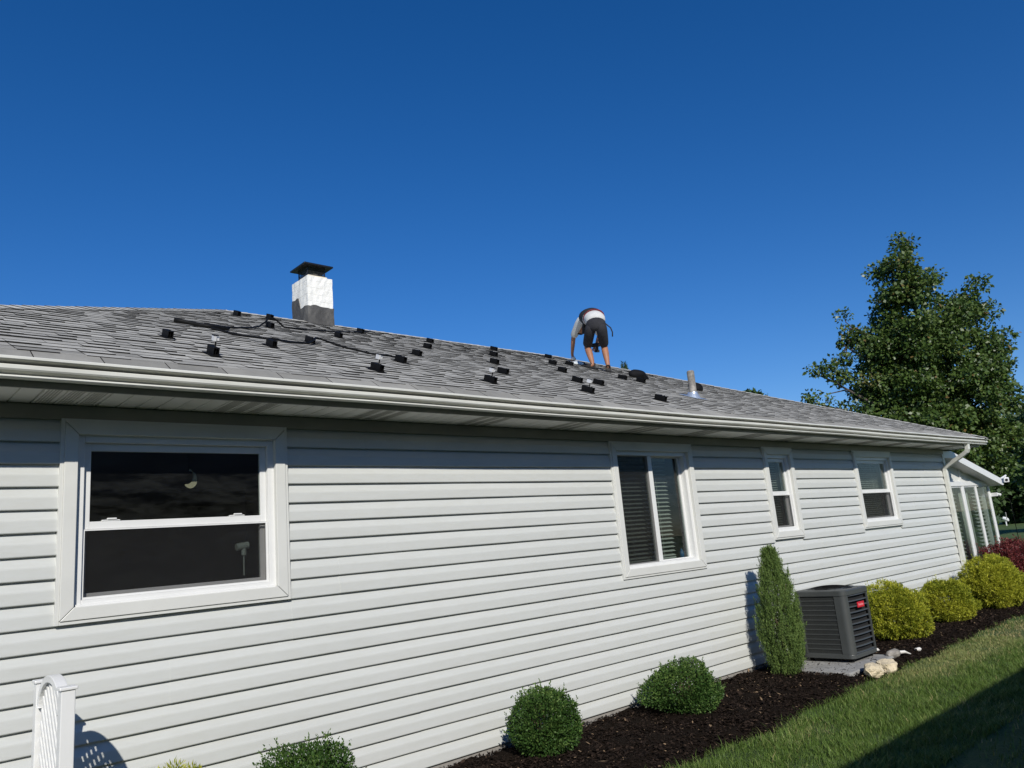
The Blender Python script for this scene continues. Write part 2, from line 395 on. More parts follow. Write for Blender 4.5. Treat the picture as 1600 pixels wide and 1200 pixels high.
for c in range(NC):
    z = ZB+c*E_
    if c % 2 == 0 or c == 0:
        s0 = random.uniform(1.0, 3.4); seams[c] = [s0+3.66*i for i in range(-1, 5)]
    else: seams[c] = seams[c-1]
    iv = [(XW0, XW1-.045)]
    for w_ in WIN:
        if z+E_ > w_['z0']+.085 and z < w_['z1']:
            out = []
            for a, b in iv:
                if w_['x0'] > a and w_['x1'] < b: out += [(a, w_['x0']+.014), (w_['x1']-.014, b)]
                else: out.append((a, b))
            iv = out
    for a, b in iv:
        cuts = [a]+[s for s in seams[c] if a+.25 < s < b-.25]+[b]
        for i in range(len(cuts)-1):
            plank(cuts[i], cuts[i+1]+(.028 if i < len(cuts)-2 else 0), z, -.0018*(i % 2)+random.gauss(0, .0004))
MB().box(XW0+.01, XW1-.01, .004, .12, -.1, .0195).box(XW0+.01, XW1-.01, -.006, .0005, -.1, ZB-.008).build('foundation', 'foundation', house)
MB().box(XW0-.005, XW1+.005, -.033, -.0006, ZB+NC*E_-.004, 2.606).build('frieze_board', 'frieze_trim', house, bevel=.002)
for xx in (XW0, XW1):
    s = 1 if xx > 5 else -1
    MB().prism([(xx+s*.004, -.034, 0), (xx-s*.062, -.034, 0), (xx-s*.062, -.0008, 0), (xx+s*.0006, -.0008, 0), (xx+s*.0006, .09, 0), (xx+s*.026, .09, 0), (xx+s*.026, -.034, 0)], (0, 0, NC*E_)).build('corner_post', 'white_trim', house, bevel=.003).location = (0, 0, ZB)
# soffit: backing sheet and ribbed panels
so_ = MB().box(XL+.12, XR-.12, -.445, -.03, 2.622, 2.632).box(XW1+.003, XR-.12, -.028, YB+.4, 2.622, 2.632).box(XL+.12, XW0-.003, -.028, YB+.4, 2.622, 2.632)
soffit = so_.build('soffit', 'soffit_vinyl', house)
def soffit_panel(x, vented):
    W3 = .3333; b = MB(); pts = []
    for i in range(3):
        o = x+i*W3/3
        pts += [(o+.001, 2.6115), (o+.001, 2.6195), (o+.009, 2.6195), (o+.011, 2.6115)]
    pts += [(x+W3-.001, 2.6115)]
    k = len(pts); v = [(a, -.448, z) for a, z in pts]+[(a, -.0275, z) for a, z in pts]
    v2 = [(a, -.448, 2.6218) for a in (x+.001, x+W3-.001)]+[(a, -.0275, 2.6218) for a in (x+.001, x+W3-.001)]
    b.add(v, [(i, i+1, k+i+1, k+i) for i in range(k-1)]); b.add(v2, [(0, 2, 3, 1)])
    if vented:
        for i in range(3):
            for j in range(5):
                a = x+i*W3/3+.024+j*.015
                b.box(a, a+.006, -.43, -.05, 2.6085, 2.6113, mi=1)
    return b.build('soffit_panel', ['soffit_vinyl', 'soffit_vent'], soffit)
x = XL+.14; i = 0
while x < XR-.45:
    soffit_panel(x, i % 3 == 0); x += .3333; i += 1
# fascia and gutters
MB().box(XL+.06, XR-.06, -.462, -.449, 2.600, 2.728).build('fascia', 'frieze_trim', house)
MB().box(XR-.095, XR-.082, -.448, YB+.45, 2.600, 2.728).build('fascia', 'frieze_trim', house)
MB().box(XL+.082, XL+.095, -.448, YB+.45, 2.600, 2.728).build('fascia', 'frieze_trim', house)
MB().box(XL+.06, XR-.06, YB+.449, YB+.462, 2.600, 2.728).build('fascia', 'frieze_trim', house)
GP = [(-.463, 2.722), (-.463, 2.634), (-.500, 2.630), (-.535, 2.6265), (-.5480, 2.6265), (-.5535, 2.630), (-.5535, 2.635), (-.5500, 2.639), (-.5180, 2.641), (-.5180, 2.649), (-.5480, 2.654), (-.5680, 2.659), (-.5745, 2.667), (-.5755, 2.684), (-.5720, 2.688), (-.5080, 2.690), (-.5080, 2.707), (-.5860, 2.7095), (-.5925, 2.713), (-.5925, 2.724), (-.5890, 2.728), (-.5800, 2.7275), (-.5805, 2.7165), (-.5000, 2.7105)]
GI = [(-.5000, 2.650), (-.467, 2.650), (-.467, 2.722)]
def gutter_run(along_x, a, b, fix):
    prof = GP+GI; v = []; k = len(prof); n = 40
    for i in range(n+1):
        t = a+(b-a)*i/n
        wz = .003*math.sin(t*.9)+.0015*math.sin(t*2.7)
        for (py, pz) in prof:
            v.append((t, py, pz+wz) if along_x else (fix-(py+.5445)+.0, t, pz+wz))
    f = [(i*k+j, i*k+(j+1) % k, (i+1)*k+(j+1) % k, (i+1)*k+j) for i in range(n) for j in range(k)]
    f += [tuple(range(k)), tuple(range(n*k, n*k+k))[::-1]]
    return MB().add(v, f).build('gutter', 'gutter_white', house, smooth=False)
g1 = gutter_run(True, XL-.03, XR+.04, 0)
MB().add([(XR+.0405, y, z) for y, z in GP], [tuple(range(len(GP)))]).add([(XR+.043, y, z) for y, z in GP], [tuple(range(len(GP)))]).build('gutter_end_cap', 'gutter_white', g1)
gutter_run(False, -.46, YB+.45, XR-.0005)
# downspout
def rect_tube(path, a, b):
    q = MB(); P = [Vector(p) for p in path]; rings = []
    for i, p in enumerate(P):
        t = (P[min(i+1, len(P)-1)]-P[max(i-1, 0)]).normalized(); u = Vector((1, 0, 0)); u = (u-t*u.dot(t)).normalized(); v = t.cross(u)
        c = [(-1, -1), (-.8, -1.08), (.8, -1.08), (1, -1), (1, 1), (.8, 1.08), (-.8, 1.08), (-1, 1)]
        rings.append([p+u*a*s+v*b*r for s, r in c])
    k = 8; vs = [w_ for rg in rings for w_ in rg]
    f = [(i*k+j, i*k+(j+1) % k, (i+1)*k+(j+1) % k, (i+1)*k+j) for i in range(len(P)-1) for j in range(k)]
    f += [tuple(range(k))[::-1], tuple(range((len(P)-1)*k, len(P)*k))]
    return q.add(vs, f)
rect_tube([(14.20, -.51, 2.640), (14.205, -.505, 2.545), (14.21, -.485, 2.505), (14.225, -.42, 2.465), (14.29, -.135, 2.325), (14.305, -.075, 2.285), (14.31, -.062, 2.24), (14.31, -.060, .16), (14.31, -.075, .11), (14.31, -.14, .07)], .040, .029).build('downspout', 'gutter_white', house, bevel=.003)

# ---- roof deck
mb = MB()
pk = [(XL, YG, ZR), (XR, YG, ZR), (XR, YG+2*RW, ZR), (XL, YG+2*RW, ZR), (XL+RW, YRI, ZP), (XR-RW, YRI, ZP)]
pk = [(x, y, z-.012) for x, y, z in pk]; pk[0] = (XL+.02, YG+.02, ZR-.022); pk[1] = (XR-.02, YG+.02, ZR-.022)
lo = [(x, y, z-.02) for x, y, z in pk[:4]]
mb.add(pk+lo, [(0, 1, 5, 4), (1, 2, 5), (2, 3, 4, 5), (3, 0, 4), (0, 6, 7, 1), (1, 7, 8, 2), (2, 8, 9, 3), (3, 9, 6, 0)], tone=.45)
roof = mb.build('roof', 'shingle_granules', house)
# ---- shingles on the plane towards the lawn
COSR = 1/math.sqrt(1+SL*SL); SINR = SL*COSR
def rp(x, s, h=0):        # point on the roof plane: s up the slope, h above it
    return (x, YG+s*COSR-h*SINR, ZR+s*SINR+h*COSR)
EXPO = RW/COSR/41.0
pieces = []
for r in range(41):
    s0 = r*EXPO; run0 = s0*COSR; x = XL+run0+random.uniform(-.3, 0)
    xe = XR-run0; bias = random.uniform(-.06, .06)
    thick = random.random() < .5
    while x < xe:
        wd = random.uniform(.09, .27) if r > 0 else random.uniform(.30, .36)
        a, b = max(x, XL+run0), min(x+wd, xe)
        x += wd; thick = not thick if random.random() < .8 else thick
        if b-a < .02: continue
        th = (random.uniform(.0105, .0138) if thick else random.uniform(.0060, .0076)) if r > 0 else .012
        tn = min(1, max(0, ((.62 if thick else .50)+bias if r > 1 else .30+.1*r)+random.gauss(0, .12 if r > 0 else .09)))
        pieces.append((a, b, s0-(.006 if r else .0), min(s0+EXPO+.02, 41*EXPO), th, tn, r))
def shingle_geo(q, pc):
    a, b, s0, s1, th, tn, r = pc; g = .0015 if r else .003; sk = .35*th
    top = .0022; bot = -.003
    if r == 0: th, top, bot = -.012, .010, -.026
    if r == 1: top += .002
    v = [rp(a+g, s0, bot), rp(b-g, s0, bot), rp(b-g, s0, th), rp(a+g, s0, th), rp(b-g, s1, top), rp(a+g, s1, top), rp(b-g, s1, -.003), rp(a+g, s1, -.003)]
    k = len(q.v)
    q.add(v, [(3, 2, 4, 5)], 0, tn); 
    base = len(q.v)-8
    for f, mi in (((0, 1, 2, 3), 1), ((0, 3, 5, 7), 1), ((1, 6, 4, 2), 1)):
        q.f.append(tuple(i+base for i in f)); q.mi.append(mi); q.t.append(tn)
def score(pc):
    c = rp((pc[0]+pc[1])/2, (pc[2]+pc[3])/2); u, v, d = project(c)
    if d < .5 or u < -15 or u > 1615 or v > 1200: return 0
    return (pc[1]-pc[0])*EXPO/d**3
pieces.sort(key=score, reverse=True)
for pc in pieces[:300]:
    q = MB(); shingle_geo(q, pc); q.build('shingle', ['shingle_granules', 'asphalt_edge'], roof)
q = MB()
for pc in pieces[300:]: shingle_geo(q, pc)
q.build('shingle_field', ['shingle_granules', 'asphalt_edge'], roof, kind='stuff')
# ---- ridge and hip caps
q = MB()
def caps(A, B, n1, n2):
    A, B = Vector(A), Vector(B); L = (B-A).length; d = (B-A).normalized(); n = int(L/.14)
    n1, n2 = Vector(n1).normalized(), Vector(n2).normalized()
    s1 = n1.cross(d); s1 = s1 if s1.z < 0 else -s1; s2 = n2.cross(d); s2 = s2 if s2.z < 0 else -s2
    up_ = (n1+n2).normalized()
    for i in range(n+1):
        p0 = A+d*(i*L/n-.01); p1 = A+d*min((i+1)*L/n+.03, L); t = .009+random.uniform(0, .004); hw = .14+random.uniform(-.006, .006)
        tn = min(1, max(0, .80+random.gauss(0, .14)))
        def row(p, h): return [p+s1*hw+n1*h, p+up_*(h+.004), p+s2*hw+n2*h]
        v = row(p0, t)+row(p1, .004)+row(p0, -.004)
        k = len(q.v); q.add(v, [(0, 1, 4, 3), (1, 2, 5, 4)], 0, tn)
        for f in ((6, 7, 1, 0), (7, 8, 2, 1), (0, 3, 6), (2, 8, 5)): q.f.append(tuple(j+k for j in f)); q.mi.append(1); q.t.append(tn)
nF, nBk, nL, nR = (0, -SL, 1), (0, SL, 1), (-SL, 0, 1), (SL, 0, 1)
PLk, PRk = (XL+RW, YRI, ZP+.004), (XR-RW, YRI, ZP+.004)
caps((XR, YG, ZR+.004), PRk, nF, nR); caps((XL, YG, ZR+.004), PLk, nF, nL); caps(PRk, PLk, nF, nBk)
caps((XR, YG+2*RW, ZR+.004), PRk, nBk, nR); caps((XL, YG+2*RW, ZR+.004), PLk, nBk, nL)
q.build('ridge_cap', ['shingle_granules', 'asphalt_edge'], roof, kind='stuff')

# ---- chimney
def rough_block(x0, x1, y0, y1, z0, zt, amp, n=9, nz=12, topf=None, seed=0):
    r = random.Random(seed); b = MB(); ring = []
    for i in range(n): ring.append((x0+(x1-x0)*i/n, y0))
    for i in range(n): ring.append((x1, y0+(y1-y0)*i/n))
    for i in range(n): ring.append((x1-(x1-x0)*i/n, y1))
    for i in range(n): ring.append((x0, y1-(y1-y0)*i/n))
    k = len(ring); v = []; cx, cy = (x0+x1)/2, (y0+y1)/2
    for j in range(nz+1):
        for i, (x, y) in enumerate(ring):
            zz = z0+((topf(i, k) if topf else zt)-z0)*j/nz
            e = r.uniform(-amp, amp); dx, dy = x-cx, y-cy; l = math.hypot(dx, dy)
            v.append((x+dx/l*e, y+dy/l*e, zz+(r.uniform(-amp, amp)*.5 if j in (0, nz) else 0)))
    f = [(j*k+i, j*k+(i+1) % k, (j+1)*k+(i+1) % k, (j+1)*k+i) for j in range(nz) for i in range(k)]
    f.append(tuple(range(nz*k, nz*k+k)))
    return b.add(v, f)
CX0, CX1, CY0, CY1 = 4.925, 5.315, 4.415, 4.875
chim = rough_block(CX0, CX1, CY0, CY1, 4.80, 5.575, .005, seed=3).build('chimney', 'painted_stucco', house)
def ptop(i, k):
    n = k//4; r = random.Random(i*7+1)
    b = 5.135+r.uniform(-.012, .014)
    if i >= 3*n and 4 < i-3*n+0 <= 9: pass
    if i >= 3*n:
        j = i-3*n; b = (5.315 if j < 5 else 5.14)+r.uniform(-.012, .012)
    return b
rough_block(CX0-.008, CX1+.008, CY0-.008, CY1+.008, 4.72, 5.13, .004, n=9, nz=7, topf=ptop, seed=5).build('parging', 'dark_parging', chim)
rough_block(CX0+.05, CX1-.05, CY0+.06, CY1-.06, 5.57, 5.615, .004, n=5, nz=2, seed=8).build('crown', 'cream', chim)
cxm, cym = (CX0+CX1)/2, (CY0+CY1)/2
MB().tube([(cxm, cym, 5.60), (cxm, cym, 5.66)], .11, 20).build('flue', 'cream', chim, smooth=False)
cg = MB(); hw = .135; zb0, zb1 = 5.605, 5.775
for s in range(4):
    a = s*math.pi/2; ca, sa = math.cos(a), math.sin(a)
    def R2(x, y, z): return (cxm+x*ca-y*sa, cym+x*sa+y*ca, z)
    m_ = 13
    for i in range(m_):
        u0 = -hw+2*hw*i/m_; 
        for sg in (1, -1):
            A = R2(u0 if sg > 0 else u0+2*hw/m_, -hw, zb0+.03); B = R2(u0+2*hw/m_ if sg > 0 else u0, -hw, zb0+.115)
            cg.tube([A, B], .0022, 4, False)
            A = R2(u0 if sg > 0 else u0+2*hw/m_, -hw, zb0+.10); B = R2(u0+2*hw/m_ if sg > 0 else u0, -hw, zb1)
            cg.tube([A, B], .0022, 4, False)
    cg.prism([R2(-hw, -hw-.003, zb0), R2(hw, -hw-.003, zb0), R2(hw, -hw-.003, zb0+.035), R2(-hw, -hw-.003, zb0+.035)], Vector(R2(0, .004, 0))-Vector(R2(0, 0, 0)))
    cg.tube([R2(-hw, -hw, zb0), R2(-hw, -hw, zb1)], .006, 6)
cg.build('mesh_guard', 'cap_black', chim)
hh = .225
hv = [(cxm-hh, cym-hh, 5.775), (cxm+hh, cym-hh, 5.775), (cxm+hh, cym+hh, 5.775), (cxm-hh, cym+hh, 5.775), (cxm, cym, 5.875)]
hl = [(x, y, z-.022) for x, y, z in hv[:4]]
MB().add(hv+hl, [(0, 1, 4), (1, 2, 4), (2, 3, 4), (3, 0, 4), (0, 5, 6, 1), (1, 6, 7, 2), (2, 7, 8, 3), (3, 8, 5, 0), (5, 8, 7, 6)]).build('chimney_cap', 'cap_black', chim, bevel=.003)
# ---- plumbing vent
vx, vy = 8.29, .64; vz = ZR+SL*(vy-YG)
vp = MB().tube([(vx, vy, vz-.03), (vx, vy, vz+.345), (vx, vy, vz+.358)], [.047, .047, .040], 20).build('vent_pipe', 'galvanised', house, smooth=False)
fl = MB(); k = 20; v = []
for rr, hz in ((.105, .012), (.085, .020), (.058, .070), (.052, .075)):
    for i in range(k):
        a = 2*math.pi*i/k; px, py = vx+rr*math.cos(a), vy+rr*math.sin(a)
        v.append((px, py, (ZR+SL*(py-YG) if rr > .055 else vz)+hz))
fl.add(v, [(j*k+i, j*k+(i+1) % k, (j+1)*k+(i+1) % k, (j+1)*k+i) for j in range(3) for i in range(k)])
q4 = [rp(vx+sx*.12, (vy-YG)/COSR+sy, .0135) for sx, sy in ((-1, -.13), (1, -.13), (1, .15), (-1, .15))]
fl.prism(q4, (0, -SINR*.003, COSR*.003)); fl.build('pipe_flashing', 'flashing_metal', vp, smooth=False)

# ---- interior rooms seen through the panes
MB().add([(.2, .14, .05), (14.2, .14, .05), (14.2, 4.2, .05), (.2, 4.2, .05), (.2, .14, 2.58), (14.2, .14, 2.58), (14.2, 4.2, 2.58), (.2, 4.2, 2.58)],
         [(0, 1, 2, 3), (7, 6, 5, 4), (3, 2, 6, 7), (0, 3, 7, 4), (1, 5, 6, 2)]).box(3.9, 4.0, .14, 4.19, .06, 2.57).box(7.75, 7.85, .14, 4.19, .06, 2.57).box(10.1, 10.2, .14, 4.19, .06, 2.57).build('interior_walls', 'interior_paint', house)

# ---- windows
def ring4(b, x0, x1, z0, z1, wl, wr, wb, wt, y0, y1):
    b.box(x0, x0+wl, y0, y1, z0, z1); b.box(x1-wr, x1, y0, y1, z0, z1)
    b.box(x0+wl, x1-wr, y0, y1, z0, z0+wb); b.box(x0+wl, x1-wr, y0, y1, z1-wt, z1); return b
def window(w_, style):
    x0, x1, z0, z1 = w_['x0'], w_['x1'], w_['z0'], w_['z1']; j = .020; c = .070
    xi0, xi1, zi0, zi1 = x0+j+c, x1-j-c, z0+j+c, z1-j-c
    fw_ = .042
    frame = ring4(MB(), xi0-.004, xi1+.004, zi0-.004, zi1+.004, fw_+.004, fw_+.004, fw_*.8+.004, fw_+.004, -.010, .115)
    frame.box(xi0+.01, xi1-.01, -.026, -.0105, zi0-.002, zi0+.012)
    frame = frame.build('window', 'window_vinyl', house, bevel=.0025)
    jc = MB(); ring4(jc, x0, x1, z0, z1, j, j, j, j, -.038, .0)
    jc.build('j_channel', 'white_trim', frame, bevel=.002)
    a0, a1, b0, b1 = x0+j, x1-j, z0+j, z1-j; g = .0016
    yb, yt = -.002, -.047
    for P in ([(a0+g, b0), (a1-g, b0), (xi1-g, zi0), (xi0+g, zi0)], [(a0+g, b1), (xi0+g, zi1), (xi1-g, zi1), (a1-g, b1)],
              [(a0, b0+g), (xi0, zi0+g), (xi0, zi1-g), (a0, b1-g)], [(a1, b0+g), (a1, b1-g), (xi1, zi1-g), (xi1, zi0+g)]):
        MB().prism([(px, yt, pz) for px, pz in P], (0, yb-yt, 0)).build('casing_board', 'white_trim', frame, bevel=.0035)
    X0, X1, Z0, Z1 = xi0+fw_, xi1-fw_, zi0+fw_*.8, zi1-fw_
    sw = .040
    if style == 'hung':
        zm = Z0+(Z1-Z0)*w_.get('mid', .455)
        up_s = ring4(MB(), X0+.0006, X1-.0006, zm-.022, Z1-.0006, sw, sw, .044, sw+.006, .020, .050).build('sash', 'window_vinyl', frame, bevel=.0025)
        lo_s = ring4(MB(), X0+.0006, X1-.0006, Z0+.0006, zm+.020, sw-.008, sw-.008, .034, .036, .0525, .082).build('sash', 'window_vinyl', frame, bevel=.0025)
        MB().box(X0+sw-.005, X1-sw+.005, .032, .036, zm+.02, Z1-sw).build('pane', 'window_glass', frame)
        MB().box(X0+sw-.012, X1-sw+.012, .066, .070, Z0+.03, zm-.014).build('pane', 'window_glass', frame)
        MB().box(X0+.012, X1-.012, .0125, .0135, Z0+.012, zm-.021).build('screen', 'insect_screen', frame)
        sf = ring4(MB(), X0+.001, X1-.001, Z0+.001, zm-.0225, .013, .013, .013, .008, .006, .018).build('screen_frame', 'window_vinyl', frame)
        if w_.get('latch'):
            for lx in (X0+.155, X1-.20):
                MB().box(lx-.05, lx+.05, .018, .05, zm+.0225, zm+.030).box(lx-.022, lx+.03, .012, .03, zm+.0305, zm+.040).build('latch', 'window_vinyl', frame, bevel=.003)
    else:
        xm = X0+(X1-X0)*.475
        MB().box(xm-.030, xm+.030, .004, .06, Z0+.0006, Z1-.0006).build('mullion', 'window_vinyl', frame, bevel=.003)
        ring4(MB(), X0+.0006, xm-.0306, Z0+.0006, Z1-.0006, .008, .006, .012, .010, .02, .05).build('sash', 'window_vinyl', frame, bevel=.002)
        ring4(MB(), xm+.0306, X1-.0006, Z0+.0006, Z1-.0006, .006, .034, .012, .012, .05, .08).build('sash', 'window_vinyl', frame, bevel=.002)
        MB().box(X0+.006, xm-.03, .034, .038, Z0+.008, Z1-.008).build('pane', 'window_glass', frame)
        MB().box(xm+.03, X1-.03, .062, .066, Z0+.008, Z1-.008).build('pane', 'window_glass', frame)
        MB().box(X0+.004, xm-.03, .0125, .0135, Z0+.004, Z1-.004).build('screen', 'insect_screen', frame)
    return X0, X1, Z0, Z1
WIN[0].update(latch=True, mid=.463); WIN[2]['mid'] = .50; WIN[3]['mid'] = .475
B1 = window(WIN[0], 'hung'); B2 = window(WIN[1], 'slide'); B3 = window(WIN[2], 'hung'); B4 = window(WIN[3], 'hung')
def blind(x0, x1, z0, z1, y, pitch, tilt, mat, label):
    o = empty('window_blind', ((x0+x1)/2, y, z0), label, 'blind'); PW[o.name] = Matrix.Translation(((x0+x1)/2, y, z0))
    MB().box(x0, x1, y-.02, y+.02, z1-.03, z1).build('head_rail', mat, o)
    s = MB(); z = z1-.045; hwid = pitch*.52; ct, st = math.cos(tilt), math.sin(tilt)
    while z > z0+.03:
        dz = random.gauss(0, .0008)
        v = []
        for xx in (x0, x1):
            for u, hgt in ((-hwid, 0), (0, .0025), (hwid, 0)): v.append((xx, y+u*ct, z+u*st+hgt+dz))
        s.add(v, [(0, 1, 4, 3), (1, 2, 5, 4)]); z -= pitch
    s.build('slats', mat, o, smooth=True, kind='stuff')
    c = MB()
    for t in (.2, .8) if x1-x0 > .5 else (.5,):
        xx = x0+(x1-x0)*t; c.tube([(xx, y-hwid-.003, z0+.02), (xx, y-hwid-.003, z1-.02)], .0015, 4, False)
    c.build('cord', mat, o); MB().box(x0, x1, y-.015, y+.015, z0+.004, z0+.02).build('bottom_rail', mat, o)
xm2 = B2[0]+(B2[1]-B2[0])*.475
blind(B2[0]+.02, xm2-.01, B2[2]+.01, B2[3]-.005, .155, .042, .42, 'blind_slat_grey', 'grey slatted blind behind the screened half of the sliding window')
blind(xm2+.01, B2[1]-.15, B2[2]+.01, B2[3]-.005, .150, .042, .42, 'blind_slat_grey', 'slatted blind behind the clear half of the sliding window')
blind(B3[0]+.01, B3[1]-.03, B3[2]+.01, B3[3]-.005, .155, .030, .35, 'blind_slat', 'narrow pale blind inside the slim window above the cypress')
blind(B4[0]+.01, B4[1]-.06, B4[2]+.01, B4[3]-.005, .155, .030, .35, 'blind_slat', 'pale slatted blind inside the window nearest the sunroom')
def lathe(profile, c, k=16):
    v = [(c[0]+r*math.cos(2*math.pi*i/k), c[1]+r*math.sin(2*math.pi*i/k), c[2]+z) for r, z in profile for i in range(k)]
    f = [(j*k+i, j*k+(i+1) % k, (j+1)*k+(i+1) % k, (j+1)*k+i) for j in range(len(profile)-1) for i in range(k)]
    return MB().add(v, f+[tuple(range(k))[::-1], tuple(range((len(profile)-1)*k, len(profile)*k))])
lm = empty('sun_catcher', (1.79, .10, 2.15), 'cream crescent sun catcher hanging behind the upper pane', 'ornament'); PW[lm.name] = Matrix.Translation((1.79, .10, 2.15))
cp_ = [(.042*math.cos(t)*1.05, .055*math.sin(t)) for t in np.linspace(-2.5, 1.75, 22)]
cp_ += [(-.020+.040*math.cos(t), .024+.052*math.sin(t)) for t in np.linspace(1.2, -1.75, 16)]
MB().prism([(1.795+x, .095, 2.188+z) for x, z in cp_], (0, .012, 0)).build('crescent', 'lamp_glass', lm)
MB().tube([(1.788, .10, 2.25), (1.788, .10, 2.40)], .0012, 4).build('thread', 'cable_black', lm)
dv = empty('window_gadget', (2.165, .16, 1.60), 'small white T-shaped gadget behind the lower pane of the large window', 'gadget'); PW[dv.name] = Matrix.Translation((2.165, .16, 1.60))
MB().tube([(2.115, .155, 1.745), (2.195, .155, 1.755)], .024, 14).build('body', 'window_vinyl', dv)
MB().tube([(2.165, .155, 1.735), (2.165, .155, 1.69)], .016, 10).tube([(2.165, .155, 1.69), (2.165, .155, 1.56)], .005, 8).build('stem', 'window_vinyl', dv)
lathe([(.020, 0), (.023, .004), (.024, .06), (.016, .078), (.009, .085), (.009, .10)], (B2[1]-.075, .115, B2[2]+.001), 14).build('spray_bottle', 'blue_plastic', None, smooth=True)
tag(bpy.data.objects['spray_bottle'], 'small blue bottle on the sill of the sliding window', 'bottle')

# ================================================================== SUNROOM
SX0, SX1, SY = 14.485, 17.36, .25
sun = empty('sunroom', (16, SY, 0), 'white framed glass sunroom with sloping roof joined to the house end', 'sunroom'); PW[sun.name] = Matrix.Translation((16, SY, 0))
MB().box(SX0, SX1, SY+.01, SY+.09, .03, .55).box(SX1-.09, SX1, SY+.091, 4.5, .03, .55).build('knee_wall', 'white_trim', sun)
posts = [(SX1-.06, SX1), (16.59, 16.64), (15.87, 15.97), (15.11, 15.16), (SX0, SX0+.1)]
for a, b in posts:
    MB().box(a, b, SY-.004, SY+.034, .551, 1.996).build('post', 'window_vinyl', sun, bevel=.004)
MB().box(SX0, SX1+.004, SY-.012, SY+.10, 1.997, 2.085).build('beam', 'window_vinyl', sun, bevel=.004)
MB().box(SX0+.101, SX1-.071, SY-.02, SY+.09, .551, .60).build('sill', 'window_vinyl', sun, bevel=.004)
def rz(x): return min(2.60, 2.62-.209*(x-14.94))
MB().prism([(SX0, SY+.02, 2.086), (SX1-.001, SY+.02, 2.086), (SX1-.001, SY+.02, rz(SX1)-.10), (15.1, SY+.02, 2.48), (SX0, SY+.02, 2.48)], (0, .06, 0)).build('gable_panel', 'white_trim', sun)
MB().box(15.88, 15.95, SY+.002, SY+.0195, 2.0855, 2.33).build('gable_batten', 'window_vinyl', sun)
for (a, b) in zip([p[0] for p in posts], [p[1] for p in posts][1:]):
    MB().box(b-.005, a+.005, SY+.018, SY+.021, .60, 2.0).build('pane', 'window_glass', sun)
    pf = ring4(MB(), b+.0008, a-.0008, .6006, 1.9964, .014, .014, .022, .022, SY+.008, SY+.030).build('sash', 'window_vinyl', sun)
for y0 in (.36, 1.38, 2.40, 3.42):
    MB().box(SX1-.052, SX1-.046, y0+.05, y0+.97, .56, 2.0).build('pane', 'window_glass', sun)
    MB().box(SX1-.09, SX1-.001, y0-.03+.02, y0+.05, .5515, 1.996).build('post', 'window_vinyl', sun)
MB().box(SX1-.10, SX1, SY+.101, 4.5, 1.997, 2.085).build('beam', 'window_vinyl', sun)
XE = 17.43
rt_ = [(SX0, 2.60), (15.03, 2.60), (XE, rz(XE))]
top = [(x, .05, z) for x, z in rt_]; bot = [(x, .05, z-.115) for x, z in rt_[::-1]]
MB().prism(top+bot, (0, 4.6, 0)).build('roof', 'white_trim', sun, bevel=.004)
MB().prism([(x, .045, z+.004) for x, z in rt_]+[(x, .045, z-.125) for x, z in rt_[::-1]], (0, -.018, 0)).build('rake_board', 'window_vinyl', sun, bevel=.003)
gz = rz(XE)
gt = MB(); gprof = [(XE+.004, gz-.02), (XE+.004, gz-.125), (XE+.075, gz-.125), (XE+.105, gz-.06), (XE+.11, gz-.012), (XE+.095, gz-.012), (XE+.092, gz-.055), (XE+.068, gz-.113), (XE+.014, gz-.113), (XE+.014, gz-.02)]
gt.prism([(x, .03, z) for x, z in gprof], (0, 4.6, 0)).build('gutter', 'window_vinyl', sun)
MB().tube([(XE-.04, .19, 1.80), (XE+.0, .15, 1.81), (XE+.05, .12, 1.79)], [.016, .02, .030], 12).box(XE-.075, XE-.04, .13, .27, 1.77, 1.84).build('wall_lamp', 'window_vinyl', sun, bevel=.003)
MB().add([(SX0, .26, .04), (SX1-.1, .36, .04), (SX1-.1, 4.5, .04), (SX0, 4.5, .04)], [(0, 1, 2, 3)]).box(SX0, SX1-.05, 4.5, 4.6, .03, 2.2).build('interior_floor', 'interior_paint', sun)
sc = empty('security_camera', (17.47, -.02, 2.0), 'white boxy security camera at the outer corner of the sunroom roof', 'camera'); PW[sc.name] = Matrix.Translation((17.47, -.02, 2.0))
cc_ = Vector((17.50, -.04, 2.065)); cf = Vector((-.86, -.48, -.08)).normalized(); cs_ = cf.cross(Vector((0, 0, 1))).normalized(); cu_ = cs_.cross(cf)
def sqr(o_, h_): return [o_+cs_*a*h_+cu_*b*h_ for a, b in ((-1, -1), (1, -1), (1, 1), (-1, 1))]
MB().prism(sqr(cc_, .048), -cf*.10).build('body', 'window_vinyl', sc, bevel=.012)
MB().tube([cc_-cf*.01, cc_+cf*.006], .026, 16).build('lens', 'cap_black', sc)
MB().tube([cc_-cf*.08+cu_*.05, cc_-cf*.08+cu_*.085-cs_*.02, Vector((17.40, .03, 2.10))], .016, 8).build('bracket', 'window_vinyl', sc)
# blinds and curtains in the sunroom
blind(15.22, 15.84, .62, 1.98, .40, .07, .5, 'blind_slat', 'slatted blind in the sunroom bay next to the house corner')
cu = MB(); n = 60
for i in range(n):
    xa, xb = 16.0+.56*i/n, 16.0+.56*(i+1)/n
    ya, yb = .42+.028*math.sin(i*1.1), .42+.028*math.sin((i+1)*1.1)
    cu.add([(xa, ya, .62), (xb, yb, .62), (xb, yb, 1.97), (xa, ya, 1.97)], [(0, 1, 2, 3)])
o = cu.build('curtain', 'blind_slat_grey', None, smooth=True); sol = o.modifiers.new('thickness', 'SOLIDIFY'); sol.thickness = .004
tag(o, 'grey pleated curtain in the middle bay of the sunroom', 'curtain')
blind(16.69, 17.26, .62, 1.98, .40, .07, .5, 'blind_slat', 'slatted blind in the outer bay of the sunroom')

